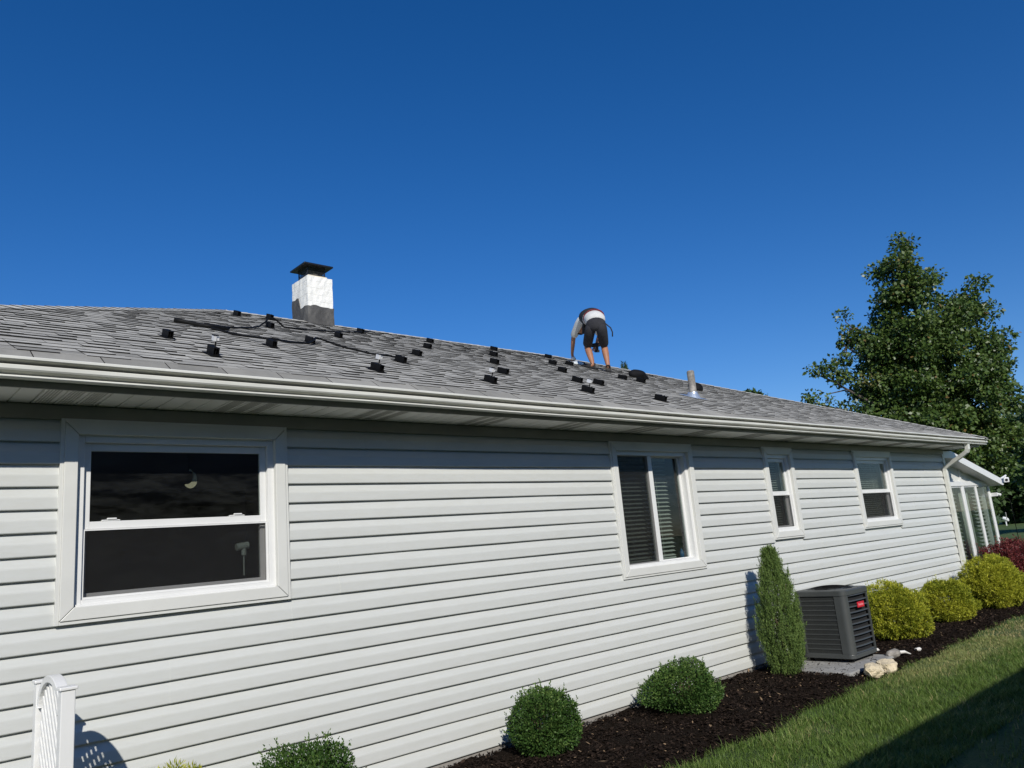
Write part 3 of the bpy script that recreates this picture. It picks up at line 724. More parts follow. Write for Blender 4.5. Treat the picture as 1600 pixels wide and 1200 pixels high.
# ================================================================== ROOF HARDWARE
def zroof(x, y): return ZR+SL*(y-YG)
ROT = Matrix.Rotation(math.atan(SL), 4, 'X')
def mesh_only(mb_, name, mats):
    o = mb_.build(name, mats); me = o.data; bpy.data.objects.remove(o); return me
b = MB()
b.box(-.026, .026, -.090, .090, 0.0, .005)
b.box(-.0235, -.019, -.083, .083, .0051, .060); b.box(.019, .0235, -.083, .083, .0051, .060)
b.box(-.0189, .0189, -.083, .083, .055, .060); b.box(-.003, .003, -.070, .083, .0051, .0549)
CH = mesh_only(b, 'channel', 'black_metal')
PL = mesh_only(MB().box(-.045, .045, -.11, .13, -.004, -.0003), 'base_plate', 'black_metal')
BO = mesh_only(MB().tube([(0, -.05, .060), (0, -.05, .067)], .008, 6), 'bolt', 'black_metal')
b = MB(); b.tube([(.012, .0, .060), (.012, .0, .112)], .006, 8)
PO = mesh_only(b, 'post', 'black_metal')
b = MB(); b.box(-.012, .010, -.016, .036, .104, .146).box(.0105, .034, -.008, .030, .110, .138).box(-.014, .024, -.018, .040, .1465, .151, mi=1)
CL = mesh_only(b, 'clamp', ['aluminium', 'black_metal'])
spots = [(1.88, .82), (1.95, .12), (3.70, 3.91), (4.22, 4.12), (3.61, 2.81), (2.78, 1.0), (3.50, 1.69), (4.40, 2.71), (5.38, 3.83), (3.26, .14), (4.03, .93), (4.80, 1.74), (6.52, 3.80), (5.73, 2.80),
         (7.90, 3.98), (6.96, 2.93), (6.03, 1.87), (5.30, .92), (4.43, .13), (9.05, 3.92), (8.00, 2.81), (7.19, 1.86), (8.65, 3.08), (6.41, .90), (6.76, .89), (5.71, .13), (8.44, 1.89), (8.68, 1.76), (6.78, .05)]
spots = [(x, y, '', int(y < .2 and x < 6.5)) for x, y in spots]
def place(name, me, parent, Mx):
    o = bpy.data.objects.new(name, me); COL.objects.link(o); o.parent = parent; return o
for i, (x, y, _, cl) in enumerate(spots):
    e = bpy.data.objects.new('roof_mount', None); COL.objects.link(e); e.empty_display_size = .1
    e.location = rp(x, (y-YG)/COSR, .0145); e.scale = (.86, .86, .86); e.rotation_euler = (math.atan(SL), 0, math.radians(random.uniform(-3, 3)))
    if cl: tag(e, 'black roof mount near the gutter with silver clamp on a post', 'roof mount', 'solar mounting feet with silver clamps')
    elif y < .5: tag(e, 'black roof mount in the lowest row without a silver clamp', 'roof mount', 'plain solar mounting feet')
    elif y > 3.6: tag(e, 'plain black roof mount along the ridge of the shingled roof', 'roof mount', 'solar mounting feet along the ridge')
    elif y > 2.4: tag(e, 'plain black roof mount in the row below the ridge row', 'roof mount', 'solar mounting feet below the ridge row')
    elif y > 1.4: tag(e, 'plain black roof mount in the middle row of the shingled roof', 'roof mount', 'solar mounting feet in the middle row')
    else: tag(e, 'plain black roof mount in the row just above the clamped mounts', 'roof mount', 'solar mounting feet above the clamped row')
    place('base_plate', PL, e, None); c_ = place('channel', CH, e, None); place('bolt', BO, c_, None)
    if cl: p_ = place('post', PO, e, None); place('clamp', CL, p_, None)
def cable(pts, r, name, label, lift=.02):
    P = []
    for a, b in zip(pts[:-1], pts[1:]):
        for t in np.linspace(0, 1, 7)[:-1]:
            x = a[0]+(b[0]-a[0])*t; y = a[1]+(b[1]-a[1])*t; h = (a[2] if len(a) > 2 else 0)*(1-t)+(b[2] if len(b) > 2 else 0)*t
            P.append((x+random.gauss(0, .008), y+random.gauss(0, .010), h+lift+abs(random.gauss(0, .004))))
    P = [Vector(rp(x, (y-YG)/COSR, h)) for x, y, h in P]
    for _ in range(2): P = [P[0]]+[(P[i-1]+P[i]*2+P[i+1])/4 for i in range(1, len(P)-1)]+[P[-1]]
    return tag(MB().tube(P, r, 6).build(name, 'cable_black', None, smooth=True), label, 'cable')
cable([(2.34, 2.0), (2.57, 1.78), (2.81, 1.92)], .020, 'cable_bundle', 'thick black cable bundle lying near the left hip of the roof', .032)
cable([(2.56, 1.80), (2.69, 1.43), (2.80, 1.14, .03), (2.91, 1.16, .03), (3.12, 1.34), (3.38, 1.45), (3.53, 1.66, .04), (3.62, 1.70, .03), (3.74, 1.39), (3.94, 1.12), (4.08, 1.22), (4.12, 1.10)], .0105, 'roof_cable', 'black cable running down the roof between the lower mounts', .024)
cable([(2.61, 2.09), (2.87, 2.04), (3.23, 2.36), (3.45, 2.68), (3.60, 2.86, .08), (3.70, 2.90, .08), (3.80, 2.88), (3.92, 2.86), (4.30, 3.02), (4.72, 3.27), (5.32, 3.72), (5.8, 4.2)], .0105, 'roof_cable', 'black cable looping over mounts and passing below the chimney', .024)
def lump(name, c, sx, sy, sz, label, cat, mat, seed, rot=0.):
    bm = bmesh.new(); bmesh.ops.create_icosphere(bm, subdivisions=3, radius=1); r = random.Random(seed)
    ph = [(r.uniform(-3, 3), r.uniform(-3, 3), r.uniform(-3, 3), r.uniform(0, 6)) for _ in range(7)]
    for v in bm.verts:
        k = 1+sum(.075*math.sin(a*v.co.x*1.4+b_*v.co.y*1.4+c_*v.co.z*1.4+d) for a, b_, c_, d in ph)
        v.co *= k; v.co.z = max(v.co.z, -.45)
        v.co = Vector((v.co.x*sx, v.co.y*sy, v.co.z*sz))
    me = bpy.data.meshes.new(name); bm.to_mesh(me); bm.free(); me.materials.append(MATS[mat])
    me.polygons.foreach_set('use_smooth', [True]*len(me.polygons))
    o = link(name, me); o.location = c; o.rotation_euler = (rot, 0, r.uniform(0, 6) if not rot else 0); return tag(o, label, cat)
sa = math.atan(SL)
lump('tool_bag', (9.42, 2.36, zroof(0, 2.36)+.045), .17, .13, .085, 'slumped black tool bag on the right hip beside the mounts', 'bag', 'bag_black', 4, sa)
lump('tool_bag', (9.80, 1.62, zroof(0, 1.62)+.04), .13, .11, .085, 'black tool bag on the roof behind the vent pipe', 'bag', 'bag_black', 9, sa)
lump('hardware_bag', (9.30, 3.50, zroof(0, 3.5)+.018), .12, .10, .035, 'crumpled clear hardware bag on the roof below the worker hand', 'bag', 'bag_clear', 12, sa)

# ================================================================== WORKER
# body axes of the bending worker: ahead (into the roof slope), to his right, up
AHEAD, RIGHT, ABOVE = Vector((0.662, 0.720, 0.208)), Vector((0.746, -0.660, -0.086)), Vector((-0.075, -0.212, 0.974))
J = dict(pel=(9.006, 2.746, 4.910),
         hipL=(8.960, 2.826, 4.874),
         hipR=(9.047, 2.669, 4.852),
         knL=(9.133, 3.088, 4.666),
         knR=(9.293, 2.869, 4.628),
         anL=(9.056, 2.942, 4.314),
         anR=(9.190, 2.749, 4.266),
         toL=(9.010, 3.078, 4.279),
         toR=(9.307, 2.857, 4.239),
         heL=(9.041, 2.903, 4.252),
         heR=(9.146, 2.717, 4.181),
         lum=(9.101, 2.814, 5.043),
         tho=(9.244, 3.013, 5.152),
         che=(9.337, 3.194, 5.189),
         nec=(9.395, 3.369, 5.169),
         hed=(9.436, 3.462, 5.099),
         crn=(9.451, 3.525, 5.027),
         shL=(9.334, 3.341, 5.220),
         elL=(9.422, 3.630, 4.996),
         wrL=(9.521, 3.790, 4.753),
         paL=(9.549, 3.812, 4.682),
         shR=(9.508, 3.180, 5.175),
         elR=(9.641, 3.233, 4.950),
         wrR=(9.509, 3.212, 4.773),
         paR=(9.468, 3.211, 4.713))
J = {k: Vector(v) for k, v in J.items()}
wk = empty('person', ((J['heL']+J['heR'])/2), 'roofer in grey shirt and dark shorts bending to the shingles near the ridge', 'person')
PW[wk.name] = Matrix.Translation((J['heL']+J['heR'])/2)
def skin_mesh(name, verts, edges, radii, mat, parent, sub=2, root=0):
    me = bpy.data.meshes.new(name); me.from_pydata([tuple(v) for v in verts], edges, []); me.materials.append(MATS[mat])
    o = link(name, me, parent)
    sk = o.modifiers.new('skin', 'SKIN'); sk.use_smooth_shade = True; sk.branch_smoothing = .6
    lay = me.skin_vertices[0] if len(me.skin_vertices) else None
    if lay is None:
        bm = bmesh.new(); bm.from_mesh(me); bm.verts.layers.skin.verify(); bm.to_mesh(me); bm.free(); lay = me.skin_vertices[0]
    for i, r in enumerate(radii):
        lay.data[i].radius = r if isinstance(r, tuple) else (r, r); lay.data[i].use_root = (i == root)
    s = o.modifiers.new('sub', 'SUBSURF'); s.levels = sub; s.render_levels = sub
    return o
def lerp(a, b, t): return a+(b-a)*t
names = []; vs = []; rs = []; es = []
def jv(p, r, con=None):
    vs.append(Vector(p)); rs.append(r)
    if con is not None: es.append((con, len(vs)-1))
    return len(vs)-1
pe = jv(J['pel'], .095)
lu = jv(J['lum'], .105, pe); th_ = jv(J['tho'], .11, lu); ch_ = jv(J['che'], .10, th_); ne = jv(J['nec'], .055, ch_)
hd = jv(J['hed'], (.075, .085), ne); cr = jv(J['crn'], (.070, .078), hd)
for s in 'LR':
    h = jv(J['hip'+s], .072, pe); mid = jv(lerp(J['hip'+s], J['kn'+s], .5), .062, h); kn = jv(J['kn'+s], .056, mid)
    cf = jv(lerp(J['kn'+s], J['an'+s], .35)-AHEAD*.012, .058, kn); an = jv(J['an'+s], .034, cf); fo = jv(lerp(J['he'+s], J['to'+s], .45)+Vector((0, 0, .03)), .035, an); jv(J['to'+s]+Vector((0, 0, .02)), .028, fo)
    sh = jv(J['sh'+s], .062, ch_); ma = jv(lerp(J['sh'+s], J['el'+s], .5), .048, sh); el = jv(J['el'+s], .041, ma); fm = jv(lerp(J['el'+s], J['wr'+s], .35), .040, el)
    wr = jv(J['wr'+s], .026, fm); pa = jv(J['pa'+s], (.032, .024), wr)
    ax = (J['pa'+s]-J['wr'+s]).normalized(); sd_ = ax.cross(AHEAD).normalized()
    for k, (off_, ln) in enumerate(((-.027, .060), (-.010, .068), (.008, .064), (.024, .052))):
        b0 = jv(J['pa'+s]+sd_*off_+ax*.03, .0095, pa); b1 = jv(J['pa'+s]+sd_*off_*1.1+ax*(.03+ln*.55)+AHEAD*.012, .0085, b0); jv(J['pa'+s]+sd_*off_+ax*(.03+ln*.9)+AHEAD*.035, .007, b1)
    t0 = jv(J['pa'+s]+sd_*.038-ax*.005+AHEAD*.01, .010, pa); jv(J['pa'+s]+sd_*.05+ax*.035+AHEAD*.03, .008, t0)
body = skin_mesh('body', vs, es, rs, 'skin', wk)
def loft(q, path, ru, rv, lat, seg=18):
    P = [Vector(p) for p in path]; k = seg; v = []
    for i, p in enumerate(P):
        t = (P[min(i+1, len(P)-1)]-P[max(i-1, 0)]).normalized(); u = (lat-t*lat.dot(t)).normalized(); n_ = t.cross(u)
        for j in range(k):
            a = 2*math.pi*j/k; v.append(p+u*ru[i]*math.cos(a)+n_*rv[i]*math.sin(a))
    f = [(i*k+j, i*k+(j+1) % k, (i+1)*k+(j+1) % k, (i+1)*k+j) for i in range(len(P)-1) for j in range(k)]
    f += [tuple(range(k))[::-1], tuple(range((len(P)-1)*k, len(P)*k))]
    q.add(v, f); return q
def smooth_sub(o):
    m_ = o.modifiers.new('sub', 'SUBSURF'); m_.levels = 1; m_.render_levels = 1; return o
LAT = (J['hipR']-J['hipL']).normalized()
# shirt
q = loft(MB(), [lerp(J['pel'], J['lum'], .30), J['lum'], J['tho'], J['che'], lerp(J['che'], J['nec'], .75)], [.155, .165, .180, .170, .075], [.125, .130, .135, .120, .075], LAT)
for s in 'LR':
    loft(q, [lerp(J['che'], J['sh'+s], .5), J['sh'+s], lerp(J['sh'+s], J['el'+s], .5), lerp(J['sh'+s], J['el'+s], .92), lerp(J['sh'+s], J['el'+s], .95)], [.085, .082, .074, .070, .055], [.085, .082, .072, .068, .052], AHEAD, 12)
smooth_sub(q.build('shirt', 'shirt', wk, smooth=True))
# shorts
q = loft(MB(), [lerp(J['pel'], J['lum'], .55), lerp(J['pel'], J['lum'], .1), J['pel']-ABOVE*.05, J['pel']-ABOVE*.10], [.150, .172, .150, .10], [.125, .138, .128, .10], LAT)
for s in 'LR':
    loft(q, [lerp(J['hip'+s], J['pel'], .3)+ABOVE*.05, J['hip'+s], lerp(J['hip'+s], J['kn'+s], .5), lerp(J['hip'+s], J['kn'+s], .90), lerp(J['hip'+s], J['kn'+s], .93)], [.085, .090, .084, .080, .066], [.10, .116, .098, .084, .068], LAT, 14)
smooth_sub(q.build('shorts', 'shorts', wk, smooth=True))
# hair, shoes, vest, belt, strap
vs, rs, es = [], [], []
a = jv(lerp(J['hed'], J['crn'], .35)-AHEAD*.012, (.080, .088)); b = jv(J['crn']-AHEAD*.004, (.078, .084), a)
skin_mesh('hair', vs, es, rs, 'hair', wk)
for s in 'LR':
    vs, rs, es = [], [], []
    a = jv(J['he'+s]+Vector((0, 0, .035)), (.042, .04)); b = jv(lerp(J['he'+s], J['to'+s], .5)+Vector((0, 0, .035)), (.045, .04), a); c = jv(J['to'+s]+Vector((0, 0, .026)), (.043, .03), b)
    d = jv(J['an'+s]-Vector((0, 0, .012)), .042, a)
    sh_ = skin_mesh('shoe', vs, es, rs, 'shoe', wk)
    sl = MB(); dirn = (J['to'+s]-J['he'+s]); dirn.z = SL*dirn.y if True else 0; dn = dirn.normalized(); sdv = dn.cross(Vector((0, -SINR, COSR))).normalized()
    base = Vector(J['he'+s]); base.z = zroof(0, base.y)+.012
    pts = [base-dn*.05-sdv*.036, base-dn*.05+sdv*.036, base+dirn*.6+sdv*.05, base+dirn+dn*.05+sdv*.03, base+dirn+dn*.05-sdv*.03, base+dirn*.6-sdv*.05]
    sl.prism(pts, Vector((0, -SINR, COSR))*.028).build('sole', 'shoe_sole', sh_, bevel=.008)
vs, rs, es = [], [], []
nb = Vector((0, 0, 1))
q = loft(MB(), [lerp(J['lum'], J['tho'], .50)+nb*.016, J['tho']+nb*.018, lerp(J['tho'], J['che'], .6)+nb*.012, J['che']], [.176, .196, .190, .170], [.140, .150, .142, .12], LAT)
smooth_sub(q.build('tool_vest', 'vest_black', wk, smooth=True))
q = loft(MB(), [lerp(J['lum'], J['tho'], .44)+nb*.008, lerp(J['lum'], J['tho'], .46)+nb*.008, lerp(J['lum'], J['tho'], .52)+nb*.010, lerp(J['lum'], J['tho'], .54)+nb*.010], [.166, .175, .180, .172], [.131, .137, .141, .136], LAT)
q.build('belt', 'belt_red', wk, smooth=True)
vs, rs, es = [], [], []
a = jv(Vector((9.219, 3.148, 5.149)), (.035, .03)); b = jv(Vector((9.235, 3.194, 5.032)), (.042, .03), a); c = jv(Vector((9.276, 3.268, 4.937)), (.028, .022), b)
skin_mesh('vest_flap', vs, es, rs, 'vest_black', wk, root=1)
MB().tube([(9.152, 2.705, 4.971), (9.201, 2.676, 4.916), (9.242, 2.651, 4.872), (9.270, 2.646, 4.800), (9.276, 2.661, 4.731)], .011, 6).build('strap', 'vest_black', wk, smooth=True)
# what he holds
tg = tag(MB().tube([J['paL']+Vector((0, 0, -.005))-RIGHT*.02-AHEAD*.03, J['paL']+RIGHT*.035-AHEAD*.03+Vector((0, 0, .0))], .033, 14).build('sealant_roll', 'pale_stone', None, smooth=False, bevel=.004), 'white sealant roll in the bending worker hand', 'roll')
dr = empty('cordless_drill', J['paR']-Vector((0, 0, .12)), 'black drill hanging between the legs of the bending worker', 'drill'); PW[dr.name] = Matrix.Translation(J['paR']-Vector((0, 0, .12)))
pd = J['paR']
MB().tube([pd-RIGHT*.10+ABOVE*.03, pd-RIGHT*.04+ABOVE*.035, pd+RIGHT*.07+ABOVE*.05], [.02, .035, .036], 12).build('motor', 'vest_black', dr, smooth=False)
MB().tube([pd+RIGHT*.03+ABOVE*.05, pd+RIGHT*.035-ABOVE*.05], .022, 10).build('grip', 'vest_black', dr)
MB().tube([pd+RIGHT*.03-ABOVE*.04, pd+RIGHT*.03-ABOVE*.08], .042, 8).build('battery', 'shorts', dr)

# ================================================================== AIR CONDITIONER
AX0, AX1, AY0, AY1, AZ0, AZ1 = 8.325, 8.915, -.875, -.285, .125, .835
ac = empty('air_conditioner', (8.62, -.58, .115), 'dark grey outdoor air conditioner with red badge on a concrete pad', 'air conditioner'); PW[ac.name] = Matrix.Translation((8.62, -.58, .115))
def rrect(x0, x1, y0, y1, r, n=6):
    P = []
    for cx_, cy_, a0 in ((x1-r, y0+r, -90), (x1-r, y1-r, 0), (x0+r, y1-r, 90), (x0+r, y0+r, 180)):
        for i in range(n+1):
            a = math.radians(a0+90*i/n); P.append((cx_+r*math.cos(a), cy_+r*math.sin(a)))
    return P
MB().prism([(x, y, AZ0) for x, y in rrect(AX0, AX1, AY0, AY1, .06)], (0, 0, .045)).build('base_pan', 'condenser_paint', ac, bevel=.006)
for fx in (AX0+.07, AX1-.07):
    for fy in (AY0+.07, AY1-.07): MB().tube([(fx, fy, .083), (fx, fy, AZ0+.002)], .025, 10).build('foot', 'black_metal', ac)
core = MB().prism([(x, y, AZ0+.046) for x, y in rrect(AX0+.035, AX1-.035, AY0+.035, AY1-.035, .05)], (0, 0, .60)).build('coil', 'condenser_coil', ac)
for ix, (cx_, cy_, a0) in enumerate(((AX1-.06, AY0+.06, -90), (AX1-.06, AY1-.06, 0), (AX0+.06, AY1-.06, 90), (AX0+.06, AY0+.06, 180))):
    pts = []
    ex = .065 if ix == 3 else .01
    d0 = (math.cos(math.radians(a0-0)), math.sin(math.radians(a0)))
    arc = [(cx_+.06*math.cos(math.radians(a0+90*i/8)), cy_+.06*math.sin(math.radians(a0+90*i/8))) for i in range(9)]
    inn = [(cx_+.045*math.cos(math.radians(a0+90*i/8)), cy_+.045*math.sin(math.radians(a0+90*i/8))) for i in range(9)]
    t0 = (-math.sin(math.radians(a0)), math.cos(math.radians(a0))); t1 = (-math.sin(math.radians(a0+90)), math.cos(math.radians(a0+90)))
    arc = [(arc[0][0]-t0[0]*ex, arc[0][1]-t0[1]*ex)]+arc+[(arc[-1][0]+t1[0]*.012, arc[-1][1]+t1[1]*.012)]
    inn = [(inn[0][0]-t0[0]*ex, inn[0][1]-t0[1]*ex)]+inn+[(inn[-1][0]+t1[0]*.012, inn[-1][1]+t1[1]*.012)]
    MB().prism([(x, y, AZ0+.0455) for x, y in arc+inn[::-1]], (0, 0, AZ1-AZ0-.0455-.055)).build('corner_panel', 'condenser_paint', ac, smooth=False)
ZL0, ZL1 = AZ0+.047, AZ1-.057
# stamped wire grille on the side facing along the bed
def side_grille(xp, inward):
    g = MB(); nr = 12
    for i in range(nr+1):
        z = ZL0+(ZL1-ZL0)*i/nr; g.box(xp, xp+inward*.012, AY0+.132, AY1-.06, z-.006, z+.005)
    m_ = 34
    for i in range(m_):
        y = AY0+.14+(AY1-.07-AY0-.14)*i/(m_-1); g.box(xp+inward*.004, xp+inward*.008, y-.0017, y+.0017, ZL0, ZL1)
    return g.build('wire_grille', 'condenser_paint', ac)
side_grille(AX0+.002, 1)
side_grille(AX1-.002, -1)
# curved louvres on the side towards the lawn
for i in range(11):
    z = ZL0+.010+(ZL1-ZL0-.02)*i/10; n = 10; b = MB(); v = []
    for j in range(n+1):
        t = j/n; x = AX0+.065+(AX1-AX0-.13)*t; bulge = .012*math.sin(math.pi*t)
        y = AY0+.012-bulge; v += [(x, y, z-.009), (x, y-.005, z-.006), (x, y-.001, z+.002), (x, y+.018, z+.006), (x, y+.018, z+.002), (x, y+.003, z-.003)]
    f = [(j*6+k, j*6+(k+1) % 6, (j+1)*6+(k+1) % 6, (j+1)*6+k) for j in range(n) for k in range(6)]+[tuple(range(6)), tuple(range(n*6, n*6+6))[::-1]]
    b.add(v, f).build('louver', 'condenser_paint', ac, smooth=False)
# top cover with round fan opening
tc_ = MB(); outer = rrect(AX0-.006, AX1+.006, AY0-.006, AY1+.006, .066, 7); cxa, cya = (AX0+AX1)/2, (AY0+AY1)/2
K_ = len(outer); v = []
ang = [math.atan2(y-cya, x-cxa) for x, y in outer]
ringv = [[(x, y, AZ1-.058) for x, y in outer], [(x, y, AZ1-.012) for x, y in outer], [(cxa+(x-cxa)*.97, cya+(y-cya)*.97, AZ1-.001) for x, y in outer],
         [(cxa+.262*math.cos(a), cya+.262*math.sin(a), AZ1+.004) for a in ang], [(cxa+.252*math.cos(a), cya+.252*math.sin(a), AZ1+.012) for a in ang],
         [(cxa+.240*math.cos(a), cya+.240*math.sin(a), AZ1+.004) for a in ang], [(cxa+.238*math.cos(a), cya+.238*math.sin(a), AZ1-.05) for a in ang]]
tc_.add([p for r in ringv for p in r], [(r*K_+i, r*K_+(i+1) % K_, (r+1)*K_+(i+1) % K_, (r+1)*K_+i) for r in range(6) for i in range(K_)])
top_c = tc_.build('top_cover', 'condenser_paint', ac)
fg = MB()
for r in np.linspace(.04, .235, 11):
    fg.tube([(cxa+r*math.cos(t), cya+r*math.sin(t), AZ1+.004+.03*(1-(r/.24)**2)) for t in np.linspace(0, 2*math.pi, 37)], .002, 4, False)
for a in np.linspace(0, 2*math.pi, 9)[:-1]:
    fg.tube([(cxa+r*math.cos(a), cya+r*math.sin(a), AZ1+.002+.03*(1-(r/.24)**2)) for r in (.03, .1, .17, .245)], .003, 5)
fg.build('fan_guard', 'black_metal', top_c)
fn = MB().tube([(cxa, cya, AZ1-.12), (cxa, cya, AZ1-.01)], .06, 16)
for k in range(3):
    a = k*2*math.pi/3; p = []
    for r, da, dz in ((.05, -.3, -.03), (.22, -.35, -.04), (.22, .35, 0), (.05, .3, 0)):
        p.append((cxa+r*math.cos(a+da), cya+r*math.sin(a+da), AZ1-.07+dz))
    fn.prism(p, (0, 0, .004))
fn.build('fan', 'galvanised', top_c)
bd = MB().box(AX0+.245, AX0+.405, AY0-.012, AY0-.0055, ZL1-.150, ZL1-.090).build('badge', 'red_badge', ac, bevel=.004)
bt = MB()
for k, (a, b) in enumerate(((.270, .284), (.290, .303), (.309, .322), (.328, .341), (.347, .360), (.366, .380))):
    bt.box(AX0+a, AX0+b, AY0-.0132, AY0-.0119, ZL1-.130, ZL1-(.112 if k % 3 else .105))
bt.build('badge_mark', 'badge_text', bd)
pad = MB().prism([(7.80, -1.06, .03), (8.95, -1.03, .03), (9.00, -.16, .03), (7.86, -.16, .03)], (0, 0, .055)).build('concrete_pad', 'concrete', None, bevel=.012)
tag(pad, 'grey concrete pad under the air conditioner', 'pad')

def rock(name, c, s, seed, label, mat, sub=4):
    r = random.Random(seed); bm = bmesh.new(); bmesh.ops.create_icosphere(bm, subdivisions=sub, radius=1)
    pl = [(Vector((r.gauss(0, 1), r.gauss(0, 1), r.gauss(0, .8))).normalized(), r.uniform(.55, .88)) for _ in range(14)]
    for v in bm.verts:
        for nrm, dd in pl:
            k = v.co.dot(nrm)
            if k > dd: v.co -= nrm*(k-dd)*.9
        v.co *= 1+r.gauss(0, .022)+.07*math.sin(v.co.x*5+seed)*math.sin(v.co.z*6+v.co.y*4)
        v.co = Vector((v.co.x*s[0], v.co.y*s[1], v.co.z*s[2]))
    me = bpy.data.meshes.new(name); bm.to_mesh(me); bm.free(); me.materials.append(MATS[mat])
    o = link(name, me); o.location = c; o.rotation_euler = (0, 0, r.uniform(-.4, .4)); return tag(o, label, 'rock')
rock('rock', (8.03, -1.17, .070), (.145, .11, .080), 2, 'rough cream limestone rock at the corner of the concrete pad', 'limestone')
rock('rock', (8.38, -1.17, .065), (.165, .11, .088), 5, 'smooth cream limestone rock in front of the air conditioner', 'limestone')
rock('rock', (8.20, -1.11, .09), (.045, .045, .04), 9, 'small dark grey stone wedged between two limestone rocks', 'concrete', 2)
rock('pebble', (9.28, -.68, .075), (.055, .04, .03), 14, 'white pebble lying beside the condenser base', 'pale_stone', 2)
rock('pebble', (9.52, -1.04, .062), (.055, .045, .026), 15, 'flat white pebble in the open mulch', 'pale_stone', 2)
rock('pebble', (11.45, -.42, .09), (.09, .07, .06), 17, 'pale stone between two golden shrubs', 'pale_stone', 2)
sl_ = empty('garden_spotlight', (9.0, -1.02, .05), 'small garden spotlight lying tipped over in the mulch', 'garden light'); PW[sl_.name] = Matrix.Translation((9.0, -1.02, .05))
MB().tube([(8.86, -.98, .085), (8.90, -.99, .09), (8.99, -1.02, .10), (9.03, -1.03, .10)], [.02, .045, .05, .03], 12).build('head', 'galvanised', sl_)
MB().tube([(9.03, -1.03, .10), (9.12, -1.06, .095), (9.20, -1.09, .062)], [.018, .016, .004], 8).build('spike', 'pale_stone', sl_)

# ================================================================== TRELLIS
tr = empty('garden_trellis', (.93, -.65, 0), 'white lattice trellis with arched top standing out from the wall', 'trellis'); PW[tr.name] = Matrix.Translation((.93, -.65, 0))
TX = .905
for y in (-.40, -.90):
    p = MB().box(TX-.029, TX+.029, y-.029, y+.029, -.05, 1.135).build('post', 'window_vinyl', tr, bevel=.004)
    MB().box(TX-.037, TX+.037, y-.037, y+.037, 1.1352, 1.150).build('post_cap', 'window_vinyl', p, bevel=.004)
arc = MB(); n = 22; v = []
for i in range(n+1):
    t = math.pi*i/n; cy = -.65-.222*math.cos(t); cz = 1.035+.150*math.sin(t); oy = -.65-.194*math.cos(t); oz = 1.025+.128*math.sin(t)
    v += [(TX-.024, cy, cz), (TX+.024, cy, cz), (TX+.024, oy, oz), (TX-.024, oy, oz)]
arc.add(v, [(i*4+j, i*4+(j+1) % 4, (i+1)*4+(j+1) % 4, (i+1)*4+j) for i in range(n) for j in range(4)]+[(0, 1, 2, 3), (n*4+3, n*4+2, n*4+1, n*4)])
arc.build('arch_rail', 'window_vinyl', tr, bevel=.003)
lt = MB()
def clip_lat(k, sgn):
    pts = []
    for i in range(241):
        y = -.864+.428*i/240; z = k+sgn*(y+.65)*1.15
        u = (y+.65)/.20; top = 1.03+.128*math.sqrt(max(0, 1-u*u))
        if .06 < z < top: pts.append((y, z))
    return (pts[0], pts[-1]) if len(pts) > 3 else None
for sgn, xo in ((1, -.005), (-1, .005)):
    k = -.4
    while k < 1.6:
        c = clip_lat(k, sgn)
        if c:
            (y0, z0), (y1, z1) = c; d = Vector((0, y1-y0, z1-z0)).normalized(); s = Vector((0, -d.z, d.y))*.0105
            A, B = Vector((TX+xo-.004, y0, z0)), Vector((TX+xo-.004, y1, z1))
            lt.prism([A-s, B-s, B+s, A+s], (.008, 0, 0))
        k += .074
lt.build('lattice', 'window_vinyl', tr, kind='stuff')
MB().box(TX-.02, TX+.02, -.863, -.437, .03, .09).build('bottom_rail', 'window_vinyl', tr)

# ================================================================== SHRUBS
def stems(c, r, h, n, name, parent, mat='twig'):
    q = MB()
    for i in range(n):
        a = random.uniform(0, 2*math.pi); k = random.uniform(.25, .75)
        q.tube([(c[0], c[1], c[2]-.03), (c[0]+r*.25*k*math.cos(a), c[1]+r*.25*k*math.sin(a), c[2]+h*.25), (c[0]+r*k*math.cos(a), c[1]+r*k*math.sin(a), c[2]+h*random.uniform(.5, .8))], [.014, .010, .004], 5)
    return q.build(name, mat, parent)
def dome_points(n, rx, ry, h, shell=.5, lumps=7, amp=.09, seed=0, clumps=0, spread=.05):
    """points in an uneven rounded mass of height h"""
    r = np.random.default_rng(seed); m_ = clumps or n
    d = unit(r.normal(size=(m_, 3))); ph = r.uniform(0, 6, (lumps, 4)); ph[:, :3] = r.normal(0, 3.0, (lumps, 3))
    k = 1+amp*np.sin(d@ph[:, :3].T+ph[:, 3]).sum(1)/math.sqrt(lumps)*1.5
    rad = (1-shell*r.random(m_)**1.8)*k
    p = d*rad[:, None]*np.array([rx, ry, 1.0])
    zc = h*.44; p[:, 2] = zc+np.where(d[:, 2] > 0, d[:, 2]*rad*(h-zc), d[:, 2]*rad*zc*.97)
    if clumps:
        i = r.integers(0, clumps, n); d2 = unit(d[i]+r.normal(0, .55, (n, 3)))
        p = p[i]+d2*(spread*r.random(n)**.6)[:, None]; d = d2; p[:, 2] = np.maximum(p[:, 2], .01)
    return p, d
